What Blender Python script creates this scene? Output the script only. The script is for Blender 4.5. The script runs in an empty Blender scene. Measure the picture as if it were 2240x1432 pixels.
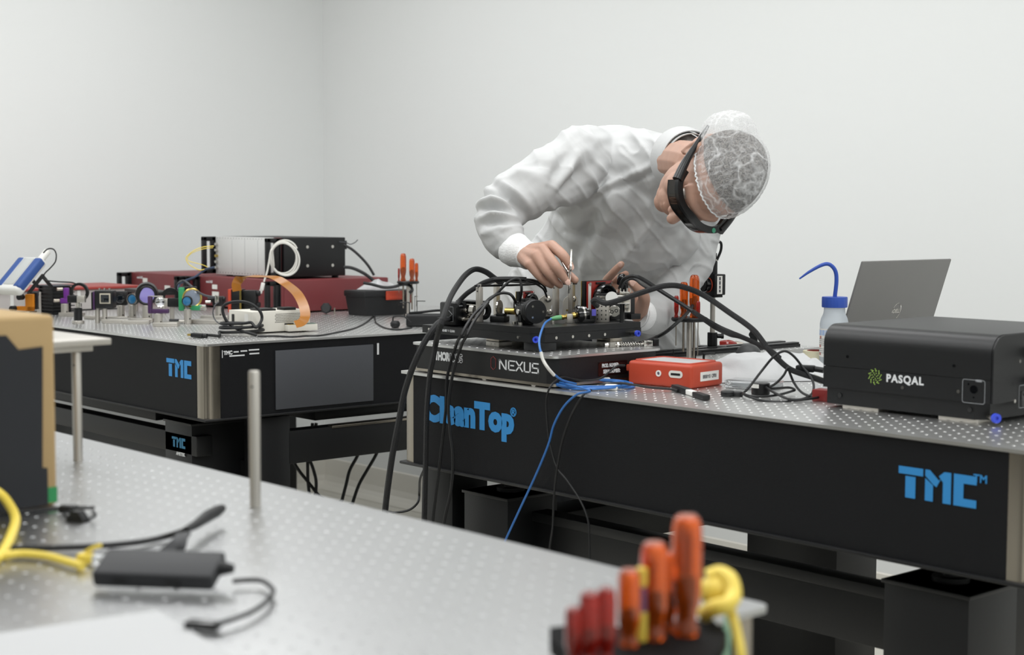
import bpy, bmesh, math, random
import numpy as np
from mathutils import Vector, Matrix, noise

# ---------------------------------------------------------------- camera, world, lights, exposure
SC = bpy.context.scene
COL = SC.collection
cd = bpy.data.cameras.new('camera')
cam = bpy.data.objects.new('camera', cd)
COL.objects.link(cam)
cam.matrix_world = Matrix(((0.66114, -0.05701, 0.7481, 0.0), (0.75026, 0.04608, -0.65954, 0.0),
                           (0.00313, 0.99731, 0.07324, 1.24), (0, 0, 0, 1)))
cd.sensor_width = 36.0
cd.lens = 54.643
cd.clip_start = 0.02
cd.dof.use_dof = True
cd.dof.focus_distance = 3.55
cd.dof.aperture_fstop = 5.5
SC.camera = cam
wd = bpy.data.worlds.new('world')
SC.world = wd
wd.use_nodes = True
wd.node_tree.nodes['Background'].inputs[0].default_value = (0.8, 0.82, 0.84, 1)
wd.node_tree.nodes['Background'].inputs[1].default_value = 0.05
SC.view_settings.view_transform = 'Standard'
SC.view_settings.look = 'None'
SC.view_settings.gamma = 1.0
SC.view_settings.use_curve_mapping = False
SC.view_settings.exposure = -0.17
CEIL = 2.75
X0, X1, Y0, Y1 = -5.82, 2.2, -2.6, 4.0


def ceiling_lamp(x, y, sx, sy, power):
    ld = bpy.data.lights.new('ceiling_panel_light', 'AREA')
    ld.shape = 'RECTANGLE'
    ld.size = sx
    ld.size_y = sy
    ld.energy = power
    ld.color = (0.99, 0.995, 1.0)
    o = bpy.data.objects.new('ceiling_panel_light', ld)
    o.location = (x, y, CEIL - 0.012)
    COL.objects.link(o)


for lx in (-4.5, -2.85, -1.2, 0.5):
    for ly in (0.2, 1.5, 2.75):
        ceiling_lamp(lx, ly, 1.15, 0.6, 15.0)


# ---------------------------------------------------------------- materials
def lin(h):
    def c(x):
        x /= 255.0
        return x / 12.92 if x <= 0.04045 else ((x + 0.055) / 1.055) ** 2.4
    return tuple(c(int(h[i:i + 2], 16)) for i in (0, 2, 4))


MATS = {}


def mk(name, h, rough=0.5, metal=0.0, bump=0.0, bs=200.0, var=0.04, vs=8.0, trans=0.0, alpha=1.0, coat=0.0,
       ior=1.45, spec=0.5, sss=0.0, emit=0.0, stretch=None, voronoi=False):
    m = bpy.data.materials.new(name)
    m.use_nodes = True
    nt = m.node_tree
    b = nt.nodes['Principled BSDF']
    c = lin(h)
    tc = nt.nodes.new('ShaderNodeTexCoord')
    no = nt.nodes.new('ShaderNodeTexNoise')
    no.inputs['Scale'].default_value = vs
    no.inputs['Detail'].default_value = 4.0
    nt.links.new(tc.outputs['Object'], no.inputs['Vector'])
    mx = nt.nodes.new('ShaderNodeMix')
    mx.data_type = 'RGBA'
    mx.inputs['A'].default_value = tuple(max(0, k * (1 - var)) for k in c) + (1,)
    mx.inputs['B'].default_value = tuple(min(1, k * (1 + var)) for k in c) + (1,)
    nt.links.new(no.outputs['Fac'], mx.inputs['Factor'])
    nt.links.new(mx.outputs['Result'], b.inputs['Base Color'])
    b.inputs['Roughness'].default_value = rough
    b.inputs['Metallic'].default_value = metal
    b.inputs['IOR'].default_value = ior
    b.inputs['Specular IOR Level'].default_value = spec
    b.inputs['Transmission Weight'].default_value = trans
    b.inputs['Alpha'].default_value = alpha
    b.inputs['Coat Weight'].default_value = coat
    if sss:
        b.inputs['Subsurface Weight'].default_value = sss
        b.inputs['Subsurface Radius'].default_value = (0.01, 0.004, 0.002)
        b.inputs['Subsurface Scale'].default_value = 1.0
    if emit:
        b.inputs['Emission Color'].default_value = c + (1,)
        b.inputs['Emission Strength'].default_value = emit
    if bump:
        vec = tc.outputs['Object']
        if stretch:
            mp = nt.nodes.new('ShaderNodeMapping')
            mp.inputs['Scale'].default_value = stretch
            nt.links.new(vec, mp.inputs['Vector'])
            vec = mp.outputs['Vector']
        if voronoi:
            n2 = nt.nodes.new('ShaderNodeTexVoronoi')
            out = n2.outputs['Distance']
        else:
            n2 = nt.nodes.new('ShaderNodeTexNoise')
            n2.inputs['Detail'].default_value = 3.0
            out = n2.outputs['Fac']
        n2.inputs['Scale'].default_value = bs
        nt.links.new(vec, n2.inputs['Vector'])
        bp = nt.nodes.new('ShaderNodeBump')
        bp.inputs['Strength'].default_value = bump
        bp.inputs['Distance'].default_value = 0.002
        nt.links.new(out, bp.inputs['Height'])
        nt.links.new(bp.outputs['Normal'], b.inputs['Normal'])
    MATS[name] = m
    return m


WALL = mk('wall_paint', 'e9ebea', 0.65, bump=0.03, bs=60, var=0.008, vs=1.5)
COVE = mk('cove_vinyl', 'dfdcd3', 0.35, var=0.02)
FLOOR = mk('floor_vinyl', 'dad7cd', 0.3, var=0.05, vs=30, bump=0.02)
STEEL = mk('brushed_steel', 'cfcfce', 0.34, 1.0, bump=0.06, bs=60, stretch=(1, 30, 1), var=0.06, vs=20)
STEELF = mk('pale_brushed_steel', 'c0c1c2', 0.3, 1.0, bump=0.06, bs=60, stretch=(1, 30, 1), var=0.03, vs=20)
STEELD = mk('polished_steel', 'a49d92', 0.26, 1.0, var=0.05, vs=12)
POST = mk('steel_post', 'bcb8b1', 0.42, 0.85, var=0.03)
CHROME = mk('bright_steel', 'c9c6c0', 0.18, 1.0)
VINYL = mk('black_textured_vinyl', '0e0f12', 0.65, bump=0.25, bs=900, voronoi=True, var=0.1, spec=0.25)
BLACKP = mk('black_painted_metal', '0e0f11', 0.45, bump=0.08, bs=300, var=0.08)
BLACKA = mk('black_anodized', '0d0e10', 0.38, bump=0.03, bs=500, var=0.08)
BLACKR = mk('black_rubber', '111214', 0.5, var=0.08)
BLACKG = mk('black_gloss', '0b0c0e', 0.12, coat=0.5)
GREYP = mk('grey_panel', '43454a', 0.6, bump=0.1, bs=250, var=0.05)
BLUEL = mk('blue_lettering', '2f86c6', 0.55, var=0.02)
BLUED = mk('dim_blue_lettering', '2a6f92', 0.6, var=0.02)
WHITEL = mk('white_lettering', 'd8dadb', 0.55, var=0.02)
GREYL = mk('grey_lettering', '9a9da0', 0.55, var=0.02)
REDL = mk('red_lettering', '7a2f2c', 0.6)
WHITEP = mk('white_painted_metal', 'dcdcd8', 0.45, var=0.02)
PAPER = mk('white_paper', 'b6b7b8', 0.75, var=0.015)
CLOTH = mk('white_wipe', 'c2c3c4', 0.85, bump=0.15, bs=300, var=0.015)
ORANGE = mk('orange_acetate', 'ee6a1e', 0.1, trans=0.75, ior=1.46, var=0.1, vs=60, coat=0.4)
REDT = mk('red_acetate', 'b8281c', 0.1, trans=0.6, ior=1.46, var=0.1, vs=60, coat=0.4)
REDBOX = mk('orange_red_plastic', 'b5432b', 0.45, bump=0.05, bs=300, var=0.03)
BLUEP = mk('blue_plastic', '2e4fa8', 0.4, var=0.03)
BLUER = mk('blue_ring', '3a4fd0', 0.35)
FIBER = mk('blue_fibre_jacket', '2f6cb3', 0.4)
YELLOW = mk('yellow_jacket', 'e8cf57', 0.4, var=0.03)
WHITEC = mk('white_cable_jacket', 'd9d7d0', 0.45)
GOLD = mk('brass', 'c4ab62', 0.25, 1.0)
CARD = mk('cardboard', 'ab9167', 0.85, bump=0.05, bs=200, var=0.06, vs=14)
GREENT = mk('green_tape', '2f8a52', 0.6, var=0.05)
LABEL = mk('white_label', 'e4e3de', 0.7, var=0.02)
GLASS = mk('clear_plastic', 'f4f6f7', 0.06, trans=0.95, ior=1.3, var=0.0)
MAROON = mk('maroon_painted_metal', '743235', 0.5, bump=0.05, bs=300, var=0.05)


# ---------------------------------------------------------------- mesh builder
def cr(pts, sub=6, closed=False):
    """Catmull-Rom resampling of a polyline"""
    P = [Vector(p) for p in pts]
    n = len(P)
    if n < 3:
        return P
    out = []
    rng = n if closed else n - 1
    for i in range(rng):
        p1, p2 = P[i], P[(i + 1) % n]
        p0 = P[(i - 1) % n] if closed or i > 0 else p1 * 2 - p2
        p3 = P[(i + 2) % n] if closed or i < n - 2 else p2 * 2 - p1
        for k in range(sub):
            t = k / sub
            out.append(0.5 * ((2 * p1) + (p2 - p0) * t + (2 * p0 - 5 * p1 + 4 * p2 - p3) * t * t +
                              (3 * p1 - p0 - 3 * p2 + p3) * t ** 3))
    if not closed:
        out.append(P[-1])
    return out


def frame(z):
    z = Vector(z).normalized()
    a = Vector((0, 0, 1)) if abs(z.z) < 0.9 else Vector((1, 0, 0))
    x = a.cross(z).normalized()
    return x, z.cross(x), z


def basis(o, x, y, z):
    return Matrix(((x[0], y[0], z[0], o[0]), (x[1], y[1], z[1], o[1]), (x[2], y[2], z[2], o[2]), (0, 0, 0, 1)))


def rotz(a, o=(0, 0, 0)):
    return Matrix.Translation(o) @ Matrix.Rotation(math.radians(a), 4, 'Z')


class B:
    def __init__(s, m=None):
        s.v, s.f, s.m = [], [], m

    def add(s, vs, fs, m=None):
        o = len(s.v)
        if m is not None:
            vs = [m @ Vector(p) for p in vs]
        if s.m is not None:
            vs = [s.m @ Vector(p) for p in vs]
        s.v += [tuple(p) for p in vs]
        s.f += [tuple(i + o for i in f) for f in fs]
        return s

    def box(s, c, d, bev=0.0, m=None, seg=2):
        bm = bmesh.new()
        bmesh.ops.create_cube(bm, size=1.0)
        for v in bm.verts:
            v.co = Vector((v.co.x * d[0] + c[0], v.co.y * d[1] + c[1], v.co.z * d[2] + c[2]))
        if bev > 0:
            bmesh.ops.bevel(bm, geom=bm.edges[:], offset=min(bev, min(d) * 0.49), segments=seg, profile=0.5, affect='EDGES')
        bm.verts.index_update()
        s.add([v.co.copy() for v in bm.verts], [[v.index for v in f.verts] for f in bm.faces], m)
        bm.free()
        return s

    def bx(s, x0, x1, y0, y1, z0, z1, bev=0.0, m=None, seg=2):
        return s.box(((x0 + x1) / 2, (y0 + y1) / 2, (z0 + z1) / 2), (abs(x1 - x0), abs(y1 - y0), abs(z1 - z0)), bev, m, seg)

    def cyl(s, p, q, r, r2=None, n=20, bev=0.0):
        p, q = Vector(p), Vector(q)
        L = (q - p).length
        r2 = r if r2 is None else r2
        if bev > 0:
            prof = [(0, 0), (r - bev, 0), (r, bev), (r2, L - bev), (r2 - bev, L), (0, L)]
        else:
            prof = [(0, 0), (r, 0), (r2, L), (0, L)]
        return s.lathe(prof, p, q - p, n)

    def lathe(s, prof, o=(0, 0, 0), ax=(0, 0, 1), n=24):
        x, y, z = frame(ax)
        o = Vector(o)
        vs, rows, fs = [], [], []
        for r, h in prof:
            if r < 1e-6:
                rows.append([len(vs)])
                vs.append(o + z * h)
            else:
                rows.append(list(range(len(vs), len(vs) + n)))
                for k in range(n):
                    a = 2 * math.pi * k / n
                    vs.append(o + z * h + x * (r * math.cos(a)) + y * (r * math.sin(a)))
        for a, b in zip(rows, rows[1:]):
            for k in range(n):
                k2 = (k + 1) % n
                if len(a) == 1 and len(b) == 1:
                    continue
                if len(a) == 1:
                    fs.append((a[0], b[k2], b[k]))
                elif len(b) == 1:
                    fs.append((a[k], a[k2], b[0]))
                else:
                    fs.append((a[k], a[k2], b[k2], b[k]))
        return s.add(vs, fs)

    def tube(s, pts, r, n=8, sub=6, closed=False, smooth=True, r2=None):
        """swept round section; r may be a list per control point"""
        P = cr(pts, sub, closed) if smooth else [Vector(p) for p in pts]
        N = len(P)
        if isinstance(r, (list, tuple)):
            rr = []
            k = len(r) - 1
            for i in range(N):
                t = i / max(1, N - 1) * k
                j = min(int(t), k - 1)
                rr.append(r[j] * (1 - (t - j)) + r[j + 1] * (t - j))
        else:
            rr = [r] * N
        T = []
        for i in range(N):
            a = P[i - 1] if (i > 0 or closed) else P[i]
            b = P[(i + 1) % N] if (i < N - 1 or closed) else P[i]
            d = b - a
            T.append(d.normalized() if d.length > 1e-9 else Vector((0, 0, 1)))
        x, y, _ = frame(T[0])
        vs, fs = [], []
        for i in range(N):
            if i:
                q = T[i - 1].rotation_difference(T[i])
                x = q @ x
            x = (x - T[i] * x.dot(T[i])).normalized()
            y = T[i].cross(x)
            for k in range(n):
                a = 2 * math.pi * k / n
                vs.append(P[i] + x * (rr[i] * math.cos(a)) + y * (rr[i] * math.sin(a)))
        M = N if closed else N - 1
        for i in range(M):
            i2 = (i + 1) % N
            for k in range(n):
                k2 = (k + 1) % n
                fs.append((i * n + k, i * n + k2, i2 * n + k2, i2 * n + k))
        if not closed:
            fs.append(tuple(range(n - 1, -1, -1)))
            fs.append(tuple(range((N - 1) * n, N * n)))
        return s.add(vs, fs)

    def ribbon(s, pts, side, w, t, sub=8):
        """flat strip swept along pts; side = list of side directions (one per point)"""
        P = cr(pts, sub)
        W = cr(side, sub)
        vs, fs = [], []
        N = len(P)
        for i in range(N):
            T = (P[min(i + 1, N - 1)] - P[max(i - 1, 0)]).normalized()
            a = W[i].normalized()
            a = (a - T * a.dot(T)).normalized()
            nn = T.cross(a)
            for u, v in ((-1, -1), (1, -1), (1, 1), (-1, 1)):
                vs.append(P[i] + a * (u * w / 2) + nn * (v * t / 2))
        for i in range(N - 1):
            for k in range(4):
                k2 = (k + 1) % 4
                fs.append((i * 4 + k, i * 4 + k2, i * 4 + 4 + k2, i * 4 + 4 + k))
        fs += [(3, 2, 1, 0), tuple((N - 1) * 4 + k for k in range(4))]
        return s.add(vs, fs)

    def prism(s, poly, z0, z1, m=None):
        n = len(poly)
        vs = [(p[0], p[1], z0) for p in poly] + [(p[0], p[1], z1) for p in poly]
        fs = [tuple(range(n - 1, -1, -1)), tuple(range(n, 2 * n))]
        for k in range(n):
            k2 = (k + 1) % n
            fs.append((k, k2, n + k2, n + k))
        return s.add(vs, fs, m)

    def ell(s, c, r, m=None, nu=20, nv=12):
        if not isinstance(r, (tuple, list)):
            r = (r, r, r)
        vs, fs = [(0, 0, 1)], []
        for j in range(1, nv):
            t = math.pi * j / nv
            for k in range(nu):
                a = 2 * math.pi * k / nu
                vs.append((math.sin(t) * math.cos(a), math.sin(t) * math.sin(a), math.cos(t)))
        vs.append((0, 0, -1))
        L = len(vs) - 1
        for k in range(nu):
            k2 = (k + 1) % nu
            fs.append((0, 1 + k, 1 + k2))
            for j in range(nv - 2):
                a = 1 + j * nu
                fs.append((a + k, a + nu + k, a + nu + k2, a + k2))
            a = 1 + (nv - 2) * nu
            fs.append((a + k, L, a + k2))
        vs = [(v[0] * r[0], v[1] * r[1], v[2] * r[2]) for v in vs]
        if m is not None:
            vs = [m @ Vector(v) for v in vs]
        return s.add([Vector(v) + Vector(c) for v in vs], fs)

    def ring(s, c, ax, ro, ri, h, n=28):
        """flat ring / short pipe centred on c"""
        z = Vector(ax).normalized()
        return s.lathe([(ri, -h / 2), (ro, -h / 2), (ro, h / 2), (ri, h / 2), (ri, -h / 2)], c, z, n)

    def torus(s, c, ax, R, r, n=32, k=8):
        x, y, z = frame(ax)
        c = Vector(c)
        pts = [c + x * (R * math.cos(2 * math.pi * i / n)) + y * (R * math.sin(2 * math.pi * i / n)) for i in range(n)]
        return s.tube(pts, r, k, 1, True, False)


def mesh_of(name, b, mat, flat=False):
    me = bpy.data.meshes.new(name)
    me.from_pydata(b.v, [], b.f)
    me.materials.append(mat)
    if not flat:
        me.shade_smooth()
        me.set_sharp_from_angle(angle=math.radians(38))
    me.update()
    return me


def part(name, b, mat, parent, label=None, flat=False):
    """a part (mesh built in its thing's own coordinates) under its thing"""
    me = b if isinstance(b, bpy.types.Mesh) else mesh_of(name, b, mat, flat)
    o = bpy.data.objects.new(name, me)
    COL.objects.link(o)
    o.parent = parent
    if label:
        o['label'] = label
    return o


def tag(o, label, cat, group=None):
    o['label'] = label
    o['category'] = cat
    if group:
        o['group'] = group
    return o


def thing(name, label, cat, loc=(0, 0, 0), rz=0.0, group=None):
    o = bpy.data.objects.new(name, None)
    o.empty_display_size = 0.05
    COL.objects.link(o)
    o.location = loc
    o.rotation_euler = (0, 0, math.radians(rz))
    return tag(o, label, cat, group)


def single(name, b, mat, label, cat, group=None, loc=None, rz=0.0, flat=False):
    """a thing that is one mesh; world-built meshes are re-centred on their own base"""
    if loc is None:
        lo = [min(v[i] for v in b.v) for i in range(3)]
        hi = [max(v[i] for v in b.v) for i in range(3)]
        loc = ((lo[0] + hi[0]) / 2, (lo[1] + hi[1]) / 2, lo[2])
        b.v = [(v[0] - loc[0], v[1] - loc[1], v[2] - loc[2]) for v in b.v]
    me = mesh_of(name, b, mat, flat)
    o = bpy.data.objects.new(name, me)
    COL.objects.link(o)
    o.location = loc
    o.rotation_euler = (0, 0, math.radians(rz))
    return tag(o, label, cat, group)


def struct(name, b, mat):
    o = bpy.data.objects.new(name, mesh_of(name, b, mat, True))
    COL.objects.link(o)
    o['kind'] = 'structure'
    o['label'] = name.replace('_', ' ') + ' of the white laboratory room'
    return o


def dup(root, loc, rz=0.0, label=None, group=None, scale=None):
    r = root.copy()
    COL.objects.link(r)
    r.location = loc
    r.rotation_euler = (0, 0, math.radians(rz))
    if scale:
        r.scale = scale
    if label:
        r['label'] = label
    if group:
        r['group'] = group
    for ch in list(root.children):
        c = ch.copy()
        COL.objects.link(c)
        c.parent = r
        for g in list(ch.children):
            d = g.copy()
            COL.objects.link(d)
            d.parent = c
    return r


def text_b(txt, size, ext=0.0003, offset=0.0, sx=1.0, shear=0.0, space=1.0, align='CENTER'):
    """lettering as a builder: lies in XY, reads along +X, faces +Z"""
    cu = bpy.data.curves.new('lettering', 'FONT')
    cu.body = txt
    cu.size = size
    cu.extrude = ext
    cu.offset = offset
    cu.shear = shear
    cu.space_character = space
    cu.align_x = align
    cu.align_y = 'CENTER'
    cu.resolution_u = 3
    o = bpy.data.objects.new('lettering', cu)
    COL.objects.link(o)
    dg = bpy.context.evaluated_depsgraph_get()
    dg.update()
    me = bpy.data.meshes.new_from_object(o.evaluated_get(dg))
    b = B()
    b.add([(v.co.x * sx, v.co.y, v.co.z) for v in me.vertices], [tuple(p.vertices) for p in me.polygons])
    bpy.data.objects.remove(o)
    bpy.data.meshes.remove(me)
    return b


def on_front(b, x, y, z, rot=0.0):
    """stand lettering on a face that looks along -Y"""
    m = Matrix.Translation((x, y, z)) @ Matrix.Rotation(math.radians(90), 4, 'X') @ Matrix.Rotation(math.radians(rot), 4, 'Z')
    b.v = [tuple(m @ Vector(v)) for v in b.v]
    return b


def on_side(b, x, y, z, rot=0.0):
    """stand lettering on a face that looks along +X"""
    m = (Matrix.Translation((x, y, z)) @ Matrix.Rotation(math.radians(90), 4, 'Z') @
         Matrix.Rotation(math.radians(90), 4, 'X') @ Matrix.Rotation(math.radians(rot), 4, 'Z'))
    b.v = [tuple(m @ Vector(v)) for v in b.v]
    return b


def rrect(x0, x1, y0, y1, r, n=5):
    out = []
    for cx, cy, a0 in ((x1 - r, y1 - r, 0), (x0 + r, y1 - r, 90), (x0 + r, y0 + r, 180), (x1 - r, y0 + r, 270)):
        for k in range(n + 1):
            a = math.radians(a0 + 90 * k / n)
            out.append((cx + r * math.cos(a), cy + r * math.sin(a)))
    return out


def outline(x0, x1, y0, y1, r, w, t0=0.0, t1=0.0003):
    """thin printed line round a rounded rectangle"""
    a, b_ = rrect(x0, x1, y0, y1, r), rrect(x0 + w, x1 - w, y0 + w, y1 - w, max(r - w, w))
    n = len(a)
    vs = [(p[0], p[1], t1) for p in a] + [(p[0], p[1], t1) for p in b_]
    return B().add(vs, [(k, (k + 1) % n, n + (k + 1) % n, n + k) for k in range(n)])

# ---------------------------------------------------------------- the room
struct('floor', B().bx(X0 - .1, X1 + .1, Y0 - .1, Y1 + .1, -.06, 0), FLOOR)
struct('ceiling', B().bx(X0 - .1, X1 + .1, Y0 - .1, Y1 + .1, CEIL, CEIL + .06), WALL)
struct('wall_left', B().bx(X0 - .1, X0, Y0, Y1, 0, CEIL), WALL)
struct('wall_back', B().bx(X0 - .1, X1 + .1, Y1, Y1 + .1, 0, CEIL), WALL)
struct('wall_right', B().bx(X1, X1 + .1, Y0, Y1, 0, CEIL), WALL)
struct('wall_front', B().bx(X0 - .1, X1 + .1, Y0 - .1, Y0, 0, CEIL), WALL)


def cove(name, p, q, nrm):
    """sit-on vinyl cove: upright strip that sweeps out onto the floor"""
    p, q, nrm = Vector(p), Vector(q), Vector(nrm)
    prof = [(0.0, 0.0), (0.075, 0.0), (0.075, 0.003), (0.05, 0.006), (0.03, 0.014), (0.016, 0.03), (0.008, 0.055), (0.004, 0.13), (0.0, 0.135)]
    b = B()
    for s_ in (p, q):
        b.v += [tuple(s_ + nrm * a + Vector((0, 0, h))) for a, h in prof]
    n = len(prof)
    b.f = [(k, (k + 1) % n, n + (k + 1) % n, n + k) for k in range(n)] + [tuple(range(n)), tuple(range(2 * n - 1, n - 1, -1))]
    return struct(name, b, COVE)


cove('baseboard_left', (X0, Y0, 0), (X0, Y1, 0), (1, 0, 0))
cove('baseboard_back', (X0, Y1, 0), (X1, Y1, 0), (0, -1, 0))

# ---------------------------------------------------------------- optical tables
ZT = 0.9


def perforated_plate(x0, x1, y0, y1, z0, z1, hx, hy, p=0.025, r=0.0030, ch=0.0011, corner=0.012, dp=.006):
    """steel plate whose top carries a grid of countersunk tapped holes; hx, hy = (first, last) region of the grid"""
    nx = int(round((hx[1] - hx[0]) / p))
    ny = int(round((hy[1] - hy[0]) / p))
    gx1, gy1 = hx[0] + nx * p, hy[0] + ny * p
    b = B()
    o8 = [(1, 0), (1, 1), (0, 1), (-1, 1), (-1, 0), (-1, -1), (0, -1), (1, -1)]
    c8 = [(math.cos(math.pi * k / 4), math.sin(math.pi * k / 4)) for k in range(8)]
    V_, F_ = b.v, b.f
    for i in range(nx):
        for j in range(ny):
            cx, cy = hx[0] + (i + .5) * p, hy[0] + (j + .5) * p
            o = len(V_)
            V_ += [(cx + a * p / 2, cy + c * p / 2, z1) for a, c in o8]
            V_ += [(cx + a * (r + ch), cy + c * (r + ch), z1) for a, c in c8]
            V_ += [(cx + a * r, cy + c * r, z1 - ch) for a, c in c8]
            V_ += [(cx + a * r, cy + c * r, z1 - dp) for a, c in c8]
            for k in range(8):
                k2 = (k + 1) % 8
                for q in (0, 8, 16):
                    F_.append((o + q + k, o + q + k2, o + q + 8 + k2, o + q + 8 + k))
            F_.append(tuple(o + 24 + k for k in range(8)))
    # plain margins, with rounded outer corners
    ring = rrect(x0, x1, y0, y1, corner, 4)
    n = len(ring)
    h = n // 4
    inner = [(gx1, gy1), (hx[0], gy1), (hx[0], hy[0]), (gx1, hy[0])]
    o = len(V_)
    V_ += [(a, c, z1) for a, c in ring] + [(a, c, z0) for a, c in ring] + [(a, c, z1) for a, c in inner]
    for q in range(4):
        ii = o + 2 * n + q
        for k in range(h - 1):
            F_.append((ii, o + q * h + k, o + q * h + k + 1))
        q2 = (q + 1) % 4
        F_.append((ii, o + q * h + h - 1, o + (q2 * h) % n, o + 2 * n + q2))
    for k in range(n):
        k2 = (k + 1) % n
        F_.append((o + k2, o + k, o + n + k, o + n + k2))
    F_.append(tuple(o + n + k for k in range(n - 1, -1, -1)))
    return b


def tmc_logo(w, h):
    """blocky three-letter mark, w wide and h high, upper-left at the origin"""
    b = B()
    for poly in ([(0, .76), (.66, .76), (.66, 1), (0, 1)], [(.19, 0), (.46, 0), (.46, .7), (.19, .7)],
                 [(.72, 0), (.93, 0), (.93, .52), (.72, .72)],
                 [(.72, .8), (.72, 1), (.84, 1), (1.08, .7), (1.14, .78), (1.02, .48), (.93, .55)],
                 [(1.19, 0), (1.4, 0), (1.4, 1), (1.22, 1), (1.08, .84), (1.19, .66)],
                 [(1.47, 0), (2.05, 0), (2.05, .25), (1.72, .25), (1.72, .73), (2.05, .73), (2.05, 1), (1.47, 1)]):
        b.prism([(x * w / 2.05, (y - 1) * h) for x, y in poly], 0, 0.0004)
    return b


def optical_table(name, label, x0, x1, y0, y1, hx, hy, th=0.203, cw=0.045, steel=None, ch=.0006, r=.0026, dp=.006):
    t = thing(name, label, 'table', ((x0 + x1) / 2, (y0 + y1) / 2, 0))
    ox, oy = t.location.x, t.location.y
    a0, a1, b0, b1 = x0 - ox, x1 - ox, y0 - oy, y1 - oy
    top = perforated_plate(a0, a1, b0, b1, ZT - .0055, ZT, (hx[0] - ox, hx[1] - ox), (hy[0] - oy, hy[1] - oy), ch=ch, r=r, dp=dp)
    part('table_top', top, steel or STEEL, t, 'perforated steel top')
    g = .005
    part('bottom_plate', B().bx(a0, a1, b0, b1, ZT - th, ZT - th + .007, .003), BLACKP, t)
    lo, hi = ZT - th + .007, ZT - .0055
    sp = {}
    sp['f'] = part('side_panel', B().bx(a0 + cw, a1 - cw, b0 + g, b0 + g + .02, lo, hi), VINYL, t)
    part('side_panel', B().bx(a0 + cw, a1 - cw, b1 - g - .02, b1 - g, lo, hi), VINYL, t)
    sp['r'] = part('side_panel', B().bx(a1 - g - .02, a1 - g, b0 + cw, b1 - cw, lo, hi), VINYL, t)
    part('side_panel', B().bx(a0 + g, a0 + g + .02, b0 + cw, b1 - cw, lo, hi), VINYL, t)
    for sx, sy in ((0, 0), (1, 0), (0, 1), (1, 1)):
        cx, cy = (a1 if sx else a0), (b1 if sy else b0)
        ux, uy = (-1 if sx else 1), (-1 if sy else 1)
        # folded steel corner: two flats joined by a double-ribbed chamfer
        q = .016
        poly = [(cw, g + .001), (q + .004, g + .001), (q, g + .004), (q - .002, g + .007), (.5 * q + g * .6 + .002, .5 * q + g * .6 + .002),
                (g + .007, q - .002), (g + .004, q), (g + .001, q + .004), (g + .001, cw), (cw * .8, cw), (cw, cw * .8)]
        pl = [(cx + ux * px, cy + uy * py) for px, py in poly]
        if ux * uy < 0:
            pl = pl[::-1]
        part('corner_trim', B().prism(pl, lo, hi), STEELD, t, 'steel corner trim')
    return t, ox, oy, sp


def leg_pod(t, x0, x1, y0, y1, top=.655, pad=True, tabz=.697):
    l = part('leg', B().bx(x0, x1, y0, y1, 0, top, .002).bx(x0 - .004, x1 + .004, y0 - .004, y1 + .004, top - .006, top, .001), BLACKP, t)
    if pad:
        cx, cy = (x0 + x1) / 2, (y0 + y1) / 2
        part('isolator', B().cyl((cx, cy, top), (cx, cy, top + .008), .03).cyl((cx, cy, top + .008), (cx, cy, tabz), .014), BLACKR, l)
    return l


# right-hand table: the person's
T1, ox, oy, sp = optical_table('optical_table', 'black optical table with the blue CleanTop lettering, behind the foreground one',
                               -2.674, -1.165, 2.031, 3.235, (-2.655, -1.18), (2.05, 3.215))
f1 = sp['f']
q = (-2.446,2.035,0.825)
part('lettering', on_front(text_b('CleanTop', .0715, .0003, .0044, 1.0, space=1.0), q[0] - ox, 2.0355 - oy, q[2]), BLUEL, f1)
part('lettering', on_front(text_b('\u00ae', .024, .0003, .0004), (-2.304,2.035,0.844)[0] - ox, 2.0355 - oy, (-2.304,2.035,0.844)[2]), BLUEL, f1)
lg = tmc_logo(.137, .048)
q = (-1.398,2.035,0.851)
part('lettering', on_front(lg, q[0] - ox, 2.0355 - oy, q[2]), BLUEL, f1)
part('lettering', on_front(text_b('TM', .017, .0003, .0003), (-1.255,2.035,0.848)[0] - ox, 2.0355 - oy, (-1.255,2.035,0.848)[2]), BLUEL, f1)
for (a, b_, c, d) in ((-2.517, -2.377, 2.085, 2.225), (-1.455, -1.3, 2.085, 2.225), (-2.472, -2.2, 2.96, 3.12), (-1.455, -1.3, 2.96, 3.12)):
    leg_pod(T1, a - ox, b_ - ox, c - oy, d - oy)
part('column', B().bx(-2.672 - ox, -2.575 - ox, 2.1 - oy, 2.2 - oy, 0, .697, .002), BLACKP, T1)
part('crossbeam', B().bx(-2.42 - ox, -1.4 - ox, 2.16 - oy, 2.2 - oy, .512, .613, .003).bx(-2.42 - ox, -1.4 - ox, 2.153 - oy, 2.2 - oy, .6, .62, .002), BLACKP, T1)
part('crossbeam', B().bx(-2.42 - ox, -1.4 - ox, 3.0 - oy, 3.08 - oy, .512, .613, .003), BLACKP, T1)
part('crossbeam', B().bx(-2.5 - ox, -2.4 - ox, 2.2 - oy, 3.0 - oy, .512, .6, .003), BLACKP, T1)
part('crossbeam', B().bx(-1.44 - ox, -1.34 - ox, 2.2 - oy, 3.0 - oy, .5, .66, .003), BLACKP, T1)

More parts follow.
